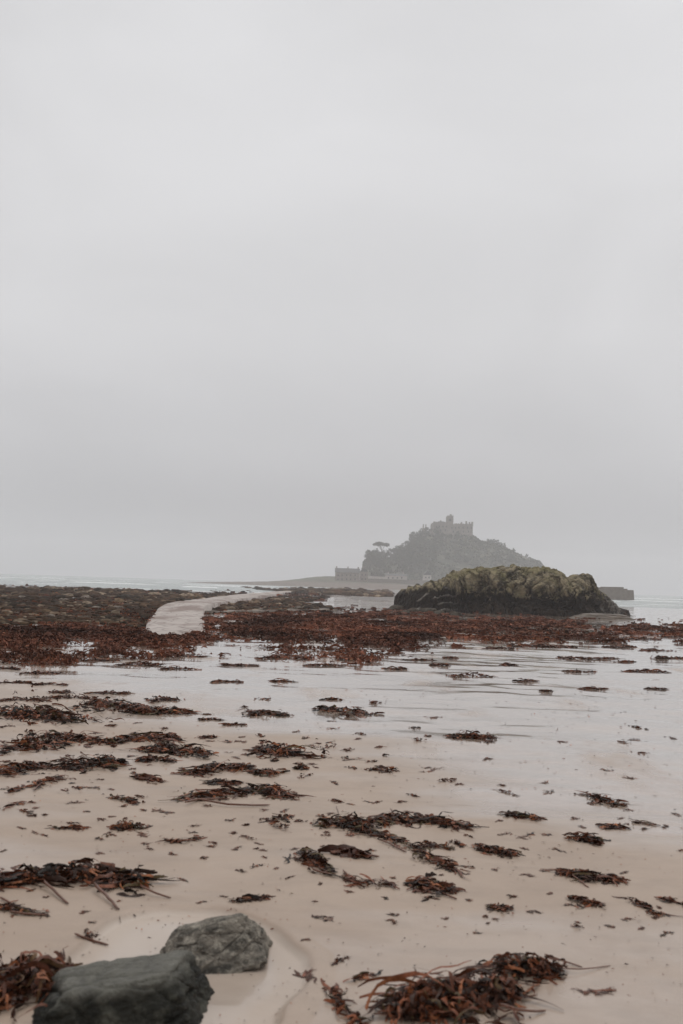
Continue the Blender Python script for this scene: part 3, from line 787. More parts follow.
# --- left rows, middle distance
weed('long heap with a straight pale brown kelp stalk along its foot', [(178,800),(205,796),(240,794),(270,790),(293,797)], 17, 190, 24, 3.8, 9, stalks=[(200,803,268,806,3.4),(185,806,230,800,3.2),(208,793,260,790,2.4)])
weed('dark crescent clump of weed above the long stalked heap', [(190,776),(208,770),(232,768),(252,770)], 13, 120, 20, 3.4, 9)
weed('short dark clump right of the crescent clump', [(252,774),(268,773),(284,773)], 9, 60, 15, 3.2, 6)
weed('tallest brown clump in the centre left, with a tail running right', [(256,752),(274,750),(292,754),(310,759)], 17, 130, 19, 3.6, 10)
weed('small dark knot beside the tail of the tallest centre left clump', [(295,769),(307,769)], 12, 40, 11, 3, 6)
weed('flat dark strip under the crescent clump', [(206,784),(222,782),(238,783)], 8, 54, 15, 3.2, 5)
weed('zigzag dark scrap below the long stalked heap', [(262,822),(274,820),(290,816),(276,828),(286,831)], 8, 60, 13, 3.2, 5)
weed('dark bushy tuft on bare sand at the left, below the rows', [(112,828),(126,827),(141,829)], 13, 84, 13, 3, 9, spread=1.3)
weed('thin broken line of weed left of the dark bushy tuft', [(52,828),(70,829),(88,829)], 6, 40, 13, 2.6, 4)
weed('brown heap with crossed stalks in the third row from the sea', [(56,768),(75,766),(100,766),(118,766)], 18, 170, 20, 3.4, 10, stalks=[(60,760,86,774,2.6),(66,758,88,770,2.4),(84,766,112,760,2.4)])
weed('low dark heap left of the heap with crossed stalks', [(-8,776),(14,772),(40,768)], 14, 120, 18, 3.4, 9)
weed('slim dark branch sticking out below the low dark heap', [(34,788),(44,782),(62,778)], 8, 40, 18, 3, 5, stalks=[(34,792,48,780,2.6)])
weed('dark clump with a raised crown in the second row', [(144,752),(165,748),(185,750),(206,755)], 17, 150, 19, 3.4, 10)
weed('flat patch of weed under the clump with a raised crown', [(140,761),(158,760),(176,761)], 7, 54, 15, 3, 5)
weed('reddish brown clump above the clump with a raised crown', [(124,741),(146,738),(168,736)], 12, 110, 17, 3.2, 8, red=.12)
weed('dark heap at the left of the second row', [(14,748),(36,746),(60,744),(90,738)], 18, 190, 18, 3.4, 11)
weed('low clump between the second row heap and the reddish clump', [(92,744),(108,742),(124,743)], 9, 64, 15, 3, 6)
weed('big brown heap at the left edge in the front of the mirror pool', [(-10,716),(14,714),(40,716),(76,724)], 22, 230, 19, 3.4, 11)
weed('long ragged heap between the mirror pool and the left edge', [(92,704),(112,706),(136,710),(150,712)], 15, 160, 17, 3, 9)
weed('ragged heap ending the front row beside the mirror pool', [(134,714),(155,713),(175,713),(189,714)], 13, 140, 17, 3, 8)
weed('small peaked tuft behind the ragged end heap', [(153,702),(163,700),(175,701)], 8, 56, 12, 2.8, 6)
weed('lone dark clump at the near rim of the mirror pool', [(249,713),(264,714),(282,716)], 10, 80, 15, 3, 6)
weed('lone clump with a tail pointing left on the mirror pool', [(323,709),(336,712),(348,713),(361,717)], 9, 80, 15, 3, 5)
weed('lone reddish clump on the bright wet sand right of the centre', [(450,737),(466,738),(480,738),(492,740)], 11, 90, 15, 3, 6, red=.15)
weed('small dark clump on pale sand right of the zigzag scrap row', [(378,768),(388,771),(397,772)], 9, 40, 11, 3, 6)
weed('reddish blades lying together under the second row', [(134,778),(148,780),(161,782)], 8, 34, 16, 4, 5, red=.35)
weed('thin brown stick of weed low at the left edge', [(0,811),(12,806),(22,803)], 4, 14, 18, 3, 2, spread=.2)
weed('short thick dark blade above the thin stick at the left edge', [(8,793),(22,789)], 6, 14, 16, 4, 3, spread=.3)
weed('three dark scraps strung in a line below the long stalked heap', [(164,841),(180,843),(200,838)], 6, 46, 12, 3, 4)
weed('curled scrap row left of the long stalked heap', [(110,800),(124,799),(136,804)], 8, 50, 13, 3, 5)

# --- clumps far out on the wet flats, all alike
far = [(70,697,52,7),(62,691,22,6),(25,699,50,7),(108,692,40,6),(14,682,40,6),(50,684,30,5),(5,668,26,6),(40,672,40,6),(226,681,24,7),(282,680,22,6),(332,699,18,4),
       (591,657,58,6),(645,671,42,4),(473,675,36,7),(527,680,20,5),(594,688,26,4),(657,688,18,4),(582,671,22,4),(533,645,40,5),(670,657,30,6),(560,646,34,5),(620,646,30,4),
       (440,664,18,5),(450,657,14,4),(500,648,28,4),(418,659,26,4),(395,668,20,4),(323,664,34,6),(283,657,50,8),(240,664,34,5),(350,658,30,5),(212,719,22,5),(234,724,22,5),(209,736,16,5),
       (180,668,36,5),(140,664,44,6),(100,659,40,6),(180,655,50,7),(640,638,40,5),(600,634,36,4),(560,630,40,5),(672,636,26,4),(655,650,20,4),(625,661,16,3),(508,664,16,4),(545,690,12,3)]
for (x, y, w_px, h_px) in far:
    if y > 700: lab, grp = 'small weed clump just in front of the mirror pool', 'small clumps in front of the mirror pool'
    elif x < 410: lab, grp = 'far weed clump on the wet flats left of the big outcrop', 'far clumps on the left wet flats'
    else: lab, grp = 'far weed clump on the wet flats below the big outcrop', 'far clumps on the right wet flats'
    weed(lab, [(x-w_px/2, y+h_px*.3), (x, y+h_px*.2+rnd.uniform(-1,1)), (x+w_px/2, y+h_px*.35)], h_px, int(16+1.3*w_px), 8, 2.2, group=grp, red=.25, spread=1.2, squash=.55)

# --- small scraps: named spots first, then loose ones
scr = [(258,867,12,6),(328,748,14,6),(353,760,18,5),(432,770,20,4),(447,781,16,7),(507,793,26,4),(549,793,8,8),(623,743,7,4),(631,739,7,3),(641,728,10,3),(527,836,14,6),(527,876,12,6),(478,933,9,6),(577,927,12,8),
       (666,934,11,6),(372,762,10,4),(418,740,6,5),(305,776,12,5),(335,802,10,6),(265,700,8,3),(240,742,9,4),(92,788,16,5),(75,803,16,6),(40,834,13,4),(5,727,16,8),(560,850,12,5),(503,834,12,5),(545,870,10,5),
       (610,926,10,5),(676,815,8,5),(606,770,7,3),(570,906,9,5),(460,785,8,4),(412,796,8,4),(300,822,9,6),(248,838,12,5),(230,820,9,4),(470,868,8,5),(90,940,9,7),(345,958,8,5),(305,940,9,4),(160,812,14,5),(195,826,10,4),(210,846,10,3),(240,872,9,4)]
while len(scr) < 285:
    x = rnd.uniform(-5, 688) if len(scr) < 175 else rnd.uniform(-5, 400); y = 700 + (230 if len(scr) < 175 else 160)*rnd.random()**.8
    if x > 420 and y < 735 and rnd.random() < .5: continue
    if 165 < x < 330 and y > 905: continue
    scr.append((x, y, rnd.uniform(3, 8)*(.7+.6*(y-700)/230), rnd.uniform(2, 4)))
for (x, y, w_px, h_px) in scr:
    lab = 'small scrap of dark seaweed lying loose on the damp sand' if x < 400 else 'small scrap of dark seaweed lying loose on the wet sand at the right'
    a = rnd.uniform(-.5, .5); kx = rnd.uniform(-.2, .2)*w_px
    weed(lab, [(x-w_px/2, y-a*w_px*.4), (x+kx, y+rnd.uniform(-2,2)), (x+w_px/2, y+a*w_px*.4)], h_px, int(9+.6*w_px*rnd.uniform(.4,1.3)), rnd.uniform(4, 8), 2.0, h_px*.8, name='seaweed_scrap', group='loose scraps on the left sand' if x < 400 else 'loose scraps on the right sand', flat=rnd.random() < .5, spread=1.3, red=rnd.choice((0,0,.2,.4)))

# --- the thick red bank across the middle: nobody could count it
def bank(name, label, polys, n, L, W, seed, red=.5, thr=-.2, sx_=3.0, sy_=8.0):
    r = np.random.default_rng(seed)
    Vs, Fs, Cs = [], [], []; k0 = 0
    for pp, share in polys:
        bxs = [p[0] for p in pp]; bys = [p[1] for p in pp]; nn = int(n*share*2.2)
        pts = np.stack([r.uniform(min(bxs)-15, max(bxs)+15, nn), r.uniform(min(bys)-6, max(bys)+6, nn)], 1)
        wx_ = pts[:,0] + 22*fbm(pts[:,0]/30, pts[:,1]/7, oct=3, seed=seed+1); wy_ = pts[:,1] + 12*fbm(pts[:,0]/22, pts[:,1]/6, oct=4, seed=seed+2) + r.normal(0, 1, nn)*r.choice([.6, 4.5], nn, p=[.72,.28])
        pts = pts[in_poly(wx_, wy_, pp) & (~in_poly(pts[:,0]-2*r.normal(0,1,nn), pts[:,1]+2, CAUSE_PX) | (r.random(nn) < .05))]
        q = G_many(pts[:,0], pts[:,1])
        patch = fbm(q[:,0]/sx_, q[:,1]/sy_, oct=4, seed=seed)
        keep = patch + r.normal(0, .12, len(q)) > thr
        q = q[keep]; N_ = len(q); m = q[:,1]/F
        S = 4
        hd = r.normal(0, .8, N_) + np.where(r.random(N_)<.5, math.pi, 0)
        ln = L*m*np.clip(np.exp(r.normal(-.15, .5, N_)), .3, 3); wd = np.maximum(W*m*np.clip(np.exp(r.normal(-.1,.4,N_)), .4, 2.4), .02)
        s = np.linspace(-.5, .5, S)
        hs = hd[:,None] + r.normal(0,.6,(N_,S))
        px = q[:,0,None] + np.cos(hs)*ln[:,None]*s[None]; py = q[:,1,None] + np.sin(hs)*ln[:,None]*s[None]
        hmax = np.clip(.05 + .16*(patch[keep]+.3), .03, .30)
        pz = (hmax*r.random(N_))[:,None]*(1-.6*np.abs(2*s)[None]) + wd[:,None]*.4*r.random((N_,S))
        tw = r.uniform(-1.4,1.4,(N_,1)) + r.normal(0,.5,(N_,S))
        V = np.zeros((N_,S,2,3))
        for k, sg in enumerate((-1,1)):
            V[:,:,k,0] = px - sg*np.sin(hs)*np.cos(tw)*wd[:,None]*.5
            V[:,:,k,1] = py + sg*np.cos(hs)*np.cos(tw)*wd[:,None]*.5
            V[:,:,k,2] = pz + sg*np.sin(tw)*wd[:,None]*.5
        V = V.reshape(-1,3); V[:,2] = np.maximum(V[:,2], .004) + ground_z(V[:,0], V[:,1])
        b_ = np.arange(N_)[:,None]*S*2 + np.arange(S-1)[None]*2 + k0
        Fs.append(np.stack([b_, b_+1, b_+3, b_+2], -1).reshape(-1,4)); k0 += len(V); Vs.append(V)
        ci = r.choice(len(PAL), N_, p=PW); c = PAL[ci]*1.1
        tone = np.clip(.85 + 1.0*fbm(q[:,0]/3, q[:,1]/7, oct=4, seed=seed+3), .25, 1.8)
        c = (c*(1-red) + red*np.array([.215,.080,.050])[None]*r.uniform(.5,1.4,N_)[:,None]) * tone[:,None]
        Cs.append(np.repeat(c, S*2, axis=0))
    o = mesh_obj(name, np.concatenate(Vs), np.concatenate(Fs), m_bank, smooth=True, cols=np.concatenate(Cs))
    return tag(o, label, 'seaweed', kind='stuff')
BK_L = [(-30,622),(30,622),(60,623),(100,624),(143,629),(150,636),(205,640),(228,640),(218,645),(180,650),(150,644),(120,650),(85,641),(60,646),(20,651),(-30,647)]
BK_M = [(206,616),(240,613),(330,611),(395,613),(440,616),(500,620),(560,622),(600,624),(560,629),(500,630),(440,635),(425,644),(400,650),(352,646),(330,640),(275,638),(235,632),(206,630)]
BK_G = [(205,634),(300,638),(400,646),(420,652),(380,660),(300,656),(230,655),(160,658),(100,658),(60,652)]
BK_R = [(440,632),(560,628),(690,622),(690,642),(600,640),(520,648),(440,645)]
BK_S = [(-10,655),(30,654),(84,660),(60,667),(34,672),(38,684),(20,693),(-10,694)]
CAUSE_PX = LE + RE[::-1]
bank('seaweed_bank', 'thick reddish brown seaweed bank left of the causeway foot', [(BK_L, 1)], 26000, 6, 1.5, 301, .58, -.12, 2.8, 5)
bank('seaweed_bank', 'thick reddish seaweed bank between the causeway and the big outcrop', [(BK_M, 1)], 28000, 6, 1.5, 302, .62, -.10, 2.6, 5)
bank('seaweed_bank', 'broken strands of seaweed on the wet sand before the thick banks', [(BK_G, .36), (BK_R, .46), (BK_S, .18)], 20000, 5.5, 1.5, 303, .5, .10, 2.4, 2.0)
bank('seaweed_bank', 'brown weed lying over the rubble beside the causeway', [(RUB_L, .75), (RUB_R, .25)], 26000, 5, 1.2, 304, .18, -.06, 5, 10)

# crumbs of weed all over the near sand
r = np.random.default_rng(77); n = 2200
cx_ = r.uniform(-10, 693, n); cy_ = 690 + 340*r.random(n)**1.6
kk = vnoise(cx_/70, cy_/28, seed=8) + r.normal(0,.4,n) > .05
q = G_many(cx_[kk], cy_[kk]); N_ = len(q); m = q[:,1]/F
ang = r.uniform(0, 6.28, N_); ln = m*r.uniform(1.2, 5, N_); wd = m*r.uniform(.6, 1.5, N_)
V = np.zeros((N_, 4, 3))
for k, (a, c) in enumerate(((-1,-.3),(.2,-1),(1,.3),(-.3,1))):
    V[:,k,0] = q[:,0] + a*np.cos(ang)*ln*.5 - c*np.sin(ang)*wd*.5
    V[:,k,1] = q[:,1] + a*np.sin(ang)*ln*.5 + c*np.cos(ang)*wd*.5
    V[:,k,2] = .003 + (.004 + .3*wd)*r.random(N_)
V = V.reshape(-1,3); V[:,2] += ground_z(V[:,0], V[:,1])
o = mesh_obj('seaweed_crumbs', V, np.arange(N_*4).reshape(-1,4), m_weed, cols=np.repeat(PAL[r.choice(len(PAL), N_, p=PW)]*1.4, 4, axis=0))
tag(o, 'crumbs of seaweed sprinkled over the near sand', 'seaweed', kind='stuff')

# ------------------------------------------------------------------ the island
K = 1.28
DI = 900.0*K
hill_px = [(340,588),(352,586),(360,582),(363,565),(367,559),(391,559),(399,554.5),(407,550),(411,543),(421,539),(428,536),(433,534.5),(470,535.5),(480,541),(490,543.5),(500,547),(510,551.5),(522,556.5),(531,559.5),(536,561),(539,566),(546,574),(556,583),(566,592),(580,597)]
hx = np.array([P(x, y, DI).x for x, y in hill_px]); hz = np.array([P(x, y, DI).z for x, y in hill_px])
def island_z(x, y):
    x = np.asarray(x, float); y = np.asarray(y, float)
    S_ = np.interp(x, hx, hz, left=-3, right=-3)
    dep_ = 95.0*K
    t = (y - DI)/dep_
    prof = np.clip(1 - np.abs(t)**1.7, -.1, 1)
    z = -3 + (S_ + 3)*np.where(t < 0, prof, np.clip(1-np.abs(t)**2, -.1, 1))
    x, y = x/K, y/K
    z = z + (2.0*fbm(x/13, y/13, oct=4, seed=61) + 1.1*fbm(x/4, y/4, oct=3, seed=62))*sstep(-1, 8, z)
    # low shore apron and the spit on the left
    ax = np.interp(x, [-130,-95,-60,-25,40,140,190], [-3.6,-1.6,.4,2.4,3.0,1.2,-3.6])
    fr = sstep(560, 690, y + 14*fbm(x/30, y/30, oct=2, seed=63))
    ap = -3.6 + (ax + 3.6)*fr*sstep(1010, 960, y) + .45*fbm(x/6, y/6, oct=3, seed=64)
    kn = np.exp(-((x+6)/27)**2 - ((y-760)/50)**2)*5.6
    return np.maximum(z, ap + kn)
xx = np.linspace(-150*K, 230*K, 260); yy_ = np.linspace(540*K, 1020*K, 240)
XX, YY = np.meshgrid(xx, yy_)
ZZ = island_z(XX.ravel(), YY.ravel())
ii = np.arange(239)[:,None]*260; jj = np.arange(259)[None]
o = mesh_obj('island', np.stack([XX.ravel(), YY.ravel(), ZZ], 1), np.stack([ii+jj, ii+jj+1, ii+260+jj+1, ii+260+jj], -1).reshape(-1,4), m_island, smooth=True)
tag(o, kind='structure')

def leaf_quads(cent, size, r):
    n = len(cent); V = np.zeros((n, 4, 3))
    a = r.normal(0,1,(n,3)); a /= np.linalg.norm(a,axis=1)[:,None]; b_ = r.normal(0,1,(n,3)); b_ -= a*(a*b_).sum(1)[:,None]; b_ /= np.linalg.norm(b_,axis=1)[:,None]
    s = size*r.uniform(.6,1.4,n)
    for k, (u_, w__) in enumerate(((-1,-.5),(.4,-1),(1,.5),(-.4,1))): V[:,k] = cent + (a*u_ + b_*w__)*s[:,None]*.5
    return V.reshape(-1,3), np.arange(n*4).reshape(-1,4)
def make_tree(seed, h, wr, flat=False):
    r = np.random.default_rng(seed)
    tv, tf = [], []; k0 = 0
    def add(pts, rad):
        nonlocal k0
        v, f = tube_geo(pts, rad, 6); tv.append(v); tf.append(f + k0); k0 += len(v)
    th0 = h*(.62 if flat else .45)
    add([(0,0,-1),(0.02*h,0,th0*.5),(.03*h,0,th0)], h*.035)
    lobes = []
    for i in range(9):
        a = r.uniform(0, 6.28); rr = wr*r.uniform(.25,.8)
        z = h*(r.uniform(.78,.92) if flat else r.uniform(.35,.85))
        p_ = np.array([rr*math.cos(a), rr*math.sin(a), z]); lobes.append(p_)
        add([(.03*h,0,th0*.8), tuple((np.array([.03*h,0,th0])*.4 + p_*.6)+np.array([0,0,.02*h])), tuple(p_)], h*.014)
    lobes.append(np.array([0,0,h*.9]))
    C_ = []
    for p_ in lobes:
        n = 46; d = r.normal(0,1,(n,3)); d /= np.linalg.norm(d,axis=1)[:,None]
        sc = wr*r.uniform(.34,.52)
        C_.append(p_ + d*np.array([1,1,.32 if flat else .85])*sc*(r.random((n,1))**.4))
    lv, lf = leaf_quads(np.concatenate(C_), h*.085, r)
    return (np.concatenate(tv), np.concatenate(tf)), (lv, lf)
tree_protos = []
for s in range(5):
    (tv, tf), (lv, lf) = make_tree(400+s, 9.5, 4.2)
    root = empty('tree', (0,0,0)); mesh_obj('trunk', tv, tf, m_bark, root); mesh_obj('crown', lv, lf, m_leaf, root)
    tree_protos.append(root)
spots = []
for (x, y) in ((368,562),(372,565),(376,560),(383,562),(389,558),(392,562),(396,556),(399,558),(402,553),(406,550),(409,545),(412,542),(416,538),(420,536),(425,535)):
    spots.append((x, DI - K*rnd.uniform(0, 12), 1.0))
for i in range(52):
    spots.append((rnd.uniform(366, 440), DI - K*rnd.uniform(14, 78), rnd.uniform(.6, 1.1)))
for x in (487,490,493,497,500,504,513,526):
    spots.append((x, DI - K*rnd.uniform(0, 10), .42 if x > 500 else .5))
for i in range(24):
    spots.append((rnd.uniform(440, 520), DI - K*rnd.uniform(15, 75), rnd.uniform(.35, .65)))
for i, (x, Yd, s) in enumerate(spots):
    p_ = P(x, 580, Yd); s *= K
    o = tree_protos[i] if i < 5 else copy_tree(tree_protos[i % 5])
    o.location = (p_.x, Yd, float(island_z(p_.x, Yd)) - .4); o.rotation_euler.z = rnd.uniform(0, 6.28); o.scale = (s*rnd.uniform(.85,1.2),)*2 + (s*rnd.uniform(.8,1.1),)
    if x < 440: tag(o, 'dark leafy tree in the wood on the left slope of the island', 'tree', 'trees on the left slope of the island')
    else: tag(o, 'small tree on the slope of the island below or right of the castle', 'tree', 'small trees on the right slope of the island')
(tv, tf), (lv, lf) = make_tree(431, 15, 8.0, True)
root = empty('pine_tree', (0,0,0)); mesh_obj('trunk', tv, tf, m_bark, root); mesh_obj('crown', lv, lf, m_leaf, root)
p_ = P(381, 560, DI - 8); root.location = (p_.x, DI - 8, p_.z); root.scale = (.9*K,.9*K,1.1*K)
tag(root, 'flat topped pine standing clear above the other trees on the island', 'tree')
# undergrowth on the slope
r = np.random.default_rng(88); n = 15000
ux = r.uniform(float(hx.min())+8, float(hx.max())-6, n); uy = DI + K*r.uniform(-92, 8, n); uz = island_z(ux, uy)
k = (uz > 4) & (fbm(ux/14, uy/14, oct=3, seed=66) > -.28); ux, uy, uz = ux[k], uy[k], uz[k]
leftw = sstep(30, -10, ux - float(P(450,580,DI).x))
lv, lf = leaf_quads(np.stack([ux, uy, uz + r.random(len(ux))*(.6 + 2.3*leftw)], 1), 2.1, r)
o = mesh_obj('undergrowth', lv, lf, m_scrub); tag(o, 'scrub covering the island slope', 'undergrowth', kind='stuff')

# castle
mpp = DI / F
def cx(x): return P(x, 560, DI).x
def czz(x, y): return P(x, y, DI).z
root = empty('castle', (cx(451), DI, czz(451, 536)))
ox, oz = root.location.x, root.location.z
def bx(x0, x1, y0, y1, dy0, dy1):   # photo extents -> local box
    xm = (x0+x1)/2; dy0, dy1 = dy0*K, dy1*K
    return (cx(x0)-ox, cx(x1)-ox, dy0, dy1, czz(xm, y1)-oz, czz(xm, y0)-oz)
boxes('keep_wall', [bx(430.8, 446.6, 523.6, 545, -14, 12), bx(446.8, 470.2, 525.2, 545, -13, 13), bx(428, 430.6, 531, 545, -12, 8), bx(470.4, 473, 537.5, 546, -8, 8)], m_castle, root)
boxes('tower', [bx(445.4, 451.8, 516.6, 526, -5, 5)], m_castle, root)
boxes('stair_turret', [bx(448.0, 450.0, 514.6, 517, -6.2, -3.2)], m_castle, root)
def merlons(name, x0, x1, y, n, dy, hpx=.9):
    w_ = (x1-x0)/(2*n-1); top_ = []
    for i in range(n):
        top_ += [(x0+2*i*w_, y-hpx), (x0+(2*i+1)*w_, y-hpx)] + ([(x0+(2*i+1)*w_, y-.3), (x0+(2*i+2)*w_, y-.3)] if i < n-1 else [])
    pts = [(x0, y+.1)] + top_ + [(x1, y+.1)]
    xm = (x0+x1)/2
    bm = bmesh.new(); prism(bm, [(cx(a)-ox, czz(xm, b_)-oz) for a, b_ in pts], dy*K-.05, dy*K+1.4)
    bm_obj(name, bm, m_castle, root)
merlons('battlement', 431.5, 446.5, 523.6, 9, -14)
merlons('battlement', 452, 470.2, 525.2, 11, -13)
merlons('battlement', 445.4, 451.8, 516.6, 5, -5)
for (x0, x1, y0, y1, dy) in ((431.2,432.8,522.4,527,-14.6),(438.6,439.8,520.6,524.4,-6),(458.4,459.6,522.8,527,-13.6),(463.0,464.4,522.0,527,-13.6),(466.2,467.4,522.8,527,-13.6),(468.8,470.4,522.6,527,-13.7)):
    boxes('turret', [bx(x0, x1, y0, y1, dy, dy+3)], m_castle, root)
bm = bmesh.new(); a = bx(433, 446, 521.9, 523.9, -7, 9)
prism(bm, [(a[0], a[4]), (a[1], a[4]), ((a[0]+a[1])/2+3, a[5]), ((a[0]+a[1])/2-3, a[5])], a[2], a[3]); bm_obj('roof', bm, m_slate, root)
for (x, y, dy) in [(434,527.5,-14),(437,527.5,-14),(440.5,527.5,-14),(444,527.5,-14),(434,531,-14),(438.5,531,-14),(443,531,-14),(449.5,528.5,-13),(453,528.5,-13),(456.5,528.5,-13),(460.5,528.5,-13),(464.8,528.5,-13),(468.6,528.5,-13),(451,532.3,-13),(456,532.3,-13),(461,532.3,-13),(466,532.3,-13)]:
    boxes('window', [bx(x-.5, x+.5, y-.9, y+.9, dy-.12, dy-.02)], m_dark, root)
boxes('window', [bx(447.6, 449.6, 519, 521.6, -5.12, -5.02)], m_dark, root)
tag(root, 'grey castle with a square tower and battlements crowning the island', 'castle')
root = empty('lodge', (cx(423.5), DI-2, czz(423.5, 533)))
ox, oz = root.location.x, root.location.z
boxes('wall', [bx(421.6, 425.4, 528.6, 537, -4, 4)], m_castle, root)
boxes('chimney', [bx(421.7, 422.7, 524.2, 528.8, -1, 1)], m_castle, root)
boxes('chimney', [bx(424.3, 425.3, 524.4, 528.8, -1, 1)], m_castle, root)
tag(root, 'small stone building with two tall chimneys on the ridge left of the castle', 'house')

# village on the shore
DV = 700.0*K
def vx(x): return P(x, 580, DV).x
def vz(x, y): return P(x, y, DV).z
def house(label, x0, x1, ytop, yeave, ybase, depth, wallm, chims, wins, gable=False, Y=DV, name='house'):
    xm = (x0+x1)/2; root = empty(name, (vx(xm), Y, vz(xm, ybase)))
    a, b_ = vx(x0)-vx(xm), vx(x1)-vx(xm); ze = vz(xm, yeave)-root.location.z; zt = vz(xm, ytop)-root.location.z
    boxes('wall', [(a, b_, 0, depth, -2.5, ze)], wallm, root)
    bm = bmesh.new()
    if gable: prism(bm, [(a-.2, ze+.003), (b_+.2, ze+.003), (0, zt)], -.3, depth+.3)
    else:
        vv = [bm.verts.new(q) for q in ((a-.3,-.4,ze+.003),(b_+.3,-.4,ze+.003),(b_+.3,depth+.4,ze+.003),(a-.3,depth+.4,ze+.003),(a-.3,depth/2,zt),(b_+.3,depth/2,zt))]
        for f in ((3,2,1,0),(0,1,5,4),(2,3,4,5),(1,2,5),(3,0,4)): bm.faces.new([vv[i] for i in f])
    rf = bm_obj('roof', bm, m_slate, root)
    for c in chims:
        q = vx(c)-vx(xm); boxes('chimney', [(q-.6, q+.6, depth/2-.5, depth/2+.5, zt-1, zt+1.5)], wallm, rf)
    for (x, y) in wins:
        q = vx(x)-vx(xm); zc = vz(x, y)-root.location.z
        w = boxes('window', [(q-.5, q+.5, -.10, -.01, zc-.7, zc+.7)], m_dark, root)
    return tag(root, label, 'house')
house('long granite house with slate roof and chimneys at the left end of the island shore', 335, 359.5, 568.2, 572.6, 583, 9, m_house, (336.2, 347.6, 358), [(x, y) for y in (575.2, 579.2) for x in (338, 342, 346.5, 350.5, 355)])
house('narrow gabled house joined to the right end of the long granite house', 359.9, 367.6, 566.8, 571.6, 584, 11, m_house, (), [(x, y) for y in (574.8, 579) for x in (362, 365.4)], True)
house('low pale cottage row behind the harbour wall', 386, 408, 573.6, 575.6, 582, 8, m_render, (389, 404), [(x, 577.8) for x in (389, 393.5, 398, 402.5)], Y=DV+12)
house('small pale gabled cottage just left of the big outcrop', 424, 432, 570.6, 575, 585, 9, m_render, (), [(426.4, 577.5), (429.6, 577.5)], True, Y=DV+6)
root = empty('harbour_wall', (vx(400), DV-6, vz(400, 588)))
bm = bmesh.new(); box(bm, vx(367.9)-vx(400), vx(460)-vx(400), 0, 3, -3, vz(400, 579.6)-root.location.z); bm_obj('wall', bm, m_wallstone, root)
boxes('parapet', [(vx(367.9)-vx(400), vx(386)-vx(400), .3, 1.3, vz(400, 579.6)-root.location.z+.003, vz(400, 577.2)-root.location.z)], m_render, root)
tag(root, 'long pale harbour wall in front of the island wood', 'wall')
# turf on the knoll left of the houses
r = np.random.default_rng(5)

# pier
DP = 480.0
q0, q1 = P(588, 594, DP), P(633.6, 594, DP)
root = empty('pier', (q0.x, DP, SEA))
zt = P(612, 587.6, DP).z - SEA; Lp = q1.x - q0.x
bm = bmesh.new(); prism(bm, [(0, -2), (Lp+.6, -2), (Lp, zt-.9), (0, zt-.9)], 0, 9); bm_obj('quay_wall', bm, m_pier, root)
bm = bmesh.new(); prism(bm, [(Lp*.0, zt-.897), (Lp*.86, zt-.897), (Lp*.86, zt+.45), (Lp*.38, zt+.3), (Lp*.36, zt-.05), (0, zt-.25)], 6, 8.6); bm_obj('parapet', bm, m_pier, root)
boxes('step', [(Lp*.87, Lp*.93, 5, 8, zt-.897, zt-.3)], m_pier, root)
tag(root, 'stone pier head jutting out of the sea right of the big outcrop', 'pier')

# ------------------------------------------------------------------ haze
bm = bmesh.new(); box(bm, -3300, 3300, -3300, 3300, -9, 112)
m = bpy.data.materials.new('sea_mist'); m.use_nodes = True; nt = m.node_tree; nt.nodes.clear()
o_ = nt.nodes.new('ShaderNodeOutputMaterial'); pv_ = nt.nodes.new('ShaderNodeVolumePrincipled')
pv_.inputs['Color'].default_value = (.965,.955,.97,1); pv_.inputs['Density'].default_value = .00047; pv_.inputs['Anisotropy'].default_value = .0
nt.links.new(pv_.outputs[0], o_.inputs['Volume'])
hz_ = bm_obj('haze', bm, m); tag(hz_, kind='stuff')

# ------------------------------------------------------------------ sky and light
SUN_EL, SUN_AZ = R(58), R(25)
world = bpy.data.worlds.new('World'); scene.world = world; world.use_nodes = True
nt = world.node_tree; nt.nodes.clear()
out = nt.nodes.new('ShaderNodeOutputWorld'); bg = nt.nodes.new('ShaderNodeBackground')
sky = nt.nodes.new('ShaderNodeTexSky'); sky.sky_type = 'NISHITA'; sky.sun_disc = False; sky.sun_elevation = SUN_EL; sky.sun_rotation = SUN_AZ; sky.dust_density = 4; sky.air_density = 1
hs = N(nt, 'ShaderNodeHueSaturation', {'Saturation': .08, 'Value': .30, 'Color': sky.outputs[0]})
tc = nt.nodes.new('ShaderNodeTexCoord')
vm = N(nt, 'ShaderNodeVectorMath', {0: tc.outputs['Generated']}, operation='NORMALIZE')
z = N(nt, 'ShaderNodeSeparateXYZ', {0: vm.outputs[0]}).outputs[2]
cr = N(nt, 'ShaderNodeValToRGB', {0: z}); cr.color_ramp.interpolation = 'EASE'
e = cr.color_ramp.elements
e[0].position = 0; e[0].color = (.485,.484,.508,1); e[1].position = 1; e[1].color = (1.5,1.5,1.5,1)
for p_, c in ((.06,(.54,.541,.56,1)),(.14,(.645,.646,.664,1)),(.26,(.745,.746,.762,1)),(.52,(.795,.797,.814,1)),(.66,(.98,.982,.99,1))):
    k = e.new(p_); k.color = c
m1 = N(nt, 'ShaderNodeMapping', {'Vector': vm.outputs[0], 'Scale': (1.2,1.2,2.2)})
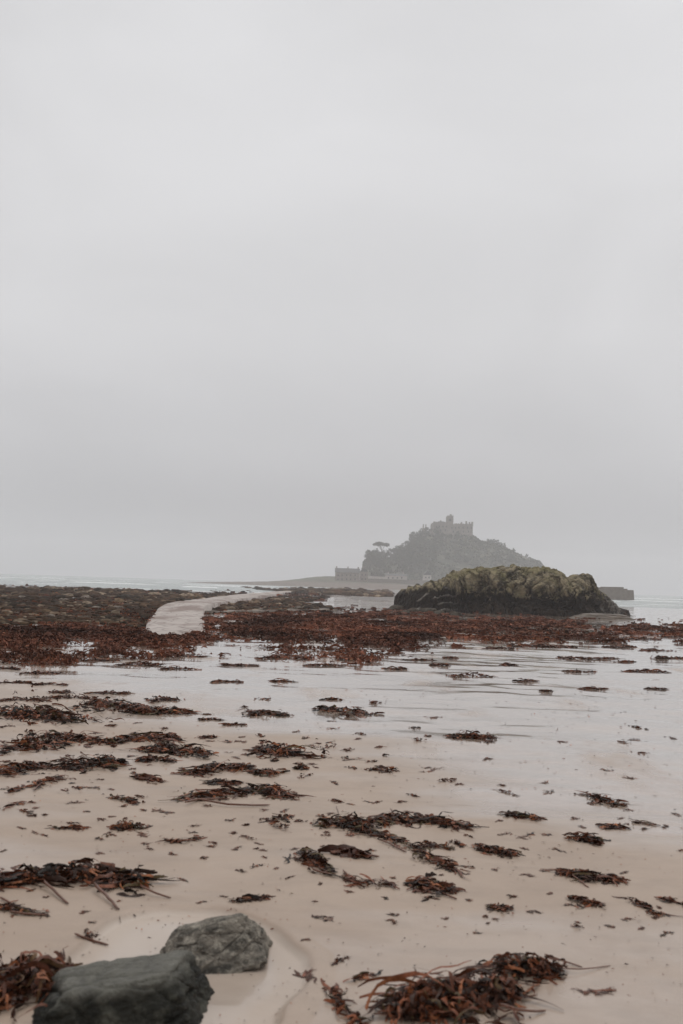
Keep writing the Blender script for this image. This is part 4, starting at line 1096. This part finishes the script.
cl = noise(nt, m1.outputs[0], 1.9, 4, .45, .5)
clf = mapr(nt, cl, .3, .7, .92, 1.08)
ov = N(nt, 'ShaderNodeVectorMath', {0: cr.outputs[0], 1: (10,10,10)}, operation='MULTIPLY')
sc_ = nt.nodes.new('ShaderNodeVectorMath'); sc_.operation = 'SCALE'; nt.links.new(ov.outputs[0], sc_.inputs[0]); nt.links.new(clf, sc_.inputs['Scale'])
fin = nt.nodes.new('ShaderNodeMix'); fin.data_type = 'RGBA'; fin.inputs[0].default_value = .88
nt.links.new(hs.outputs[0], fin.inputs[6]); nt.links.new(sc_.outputs[0], fin.inputs[7])
nt.links.new(fin.outputs[2], bg.inputs[0]); bg.inputs[1].default_value = .1
nt.links.new(bg.outputs[0], out.inputs[0])

sl = bpy.data.lights.new('sun', 'SUN'); sl.energy = .6; sl.angle = R(25); sl.color = (1,.97,.93)
so = bpy.data.objects.new('sun', sl); COL.objects.link(so)
sd = Vector((math.sin(SUN_AZ)*math.cos(SUN_EL), math.cos(SUN_AZ)*math.cos(SUN_EL), math.sin(SUN_EL)))
so.rotation_euler = sd.to_track_quat('Z', 'Y').to_euler()

# ------------------------------------------------------------------ camera object and render settings
cd = bpy.data.cameras.new('camera'); cd.sensor_fit = 'VERTICAL'; cd.sensor_height = 36; cd.sensor_width = 24; cd.lens = 35
cd.clip_start = .05; cd.clip_end = 20000
cd.dof.use_dof = True; cd.dof.focus_distance = 30; cd.dof.aperture_fstop = 4.0
co = bpy.data.objects.new('camera', cd); COL.objects.link(co)
M = Matrix(((right[0], up[0], -fwd[0], 0), (right[1], up[1], -fwd[1], 0), (right[2], up[2], -fwd[2], CAM_H), (0,0,0,1)))
co.matrix_world = M
scene.camera = co
scene.view_settings.view_transform = 'Standard'; scene.view_settings.look = 'None'; scene.view_settings.gamma = 1; scene.view_settings.exposure = 0.0
scene.cycles.max_bounces = 8; scene.cycles.volume_bounces = 2; scene.cycles.use_denoising = True
scene.cycles.transparent_max_bounces = 8
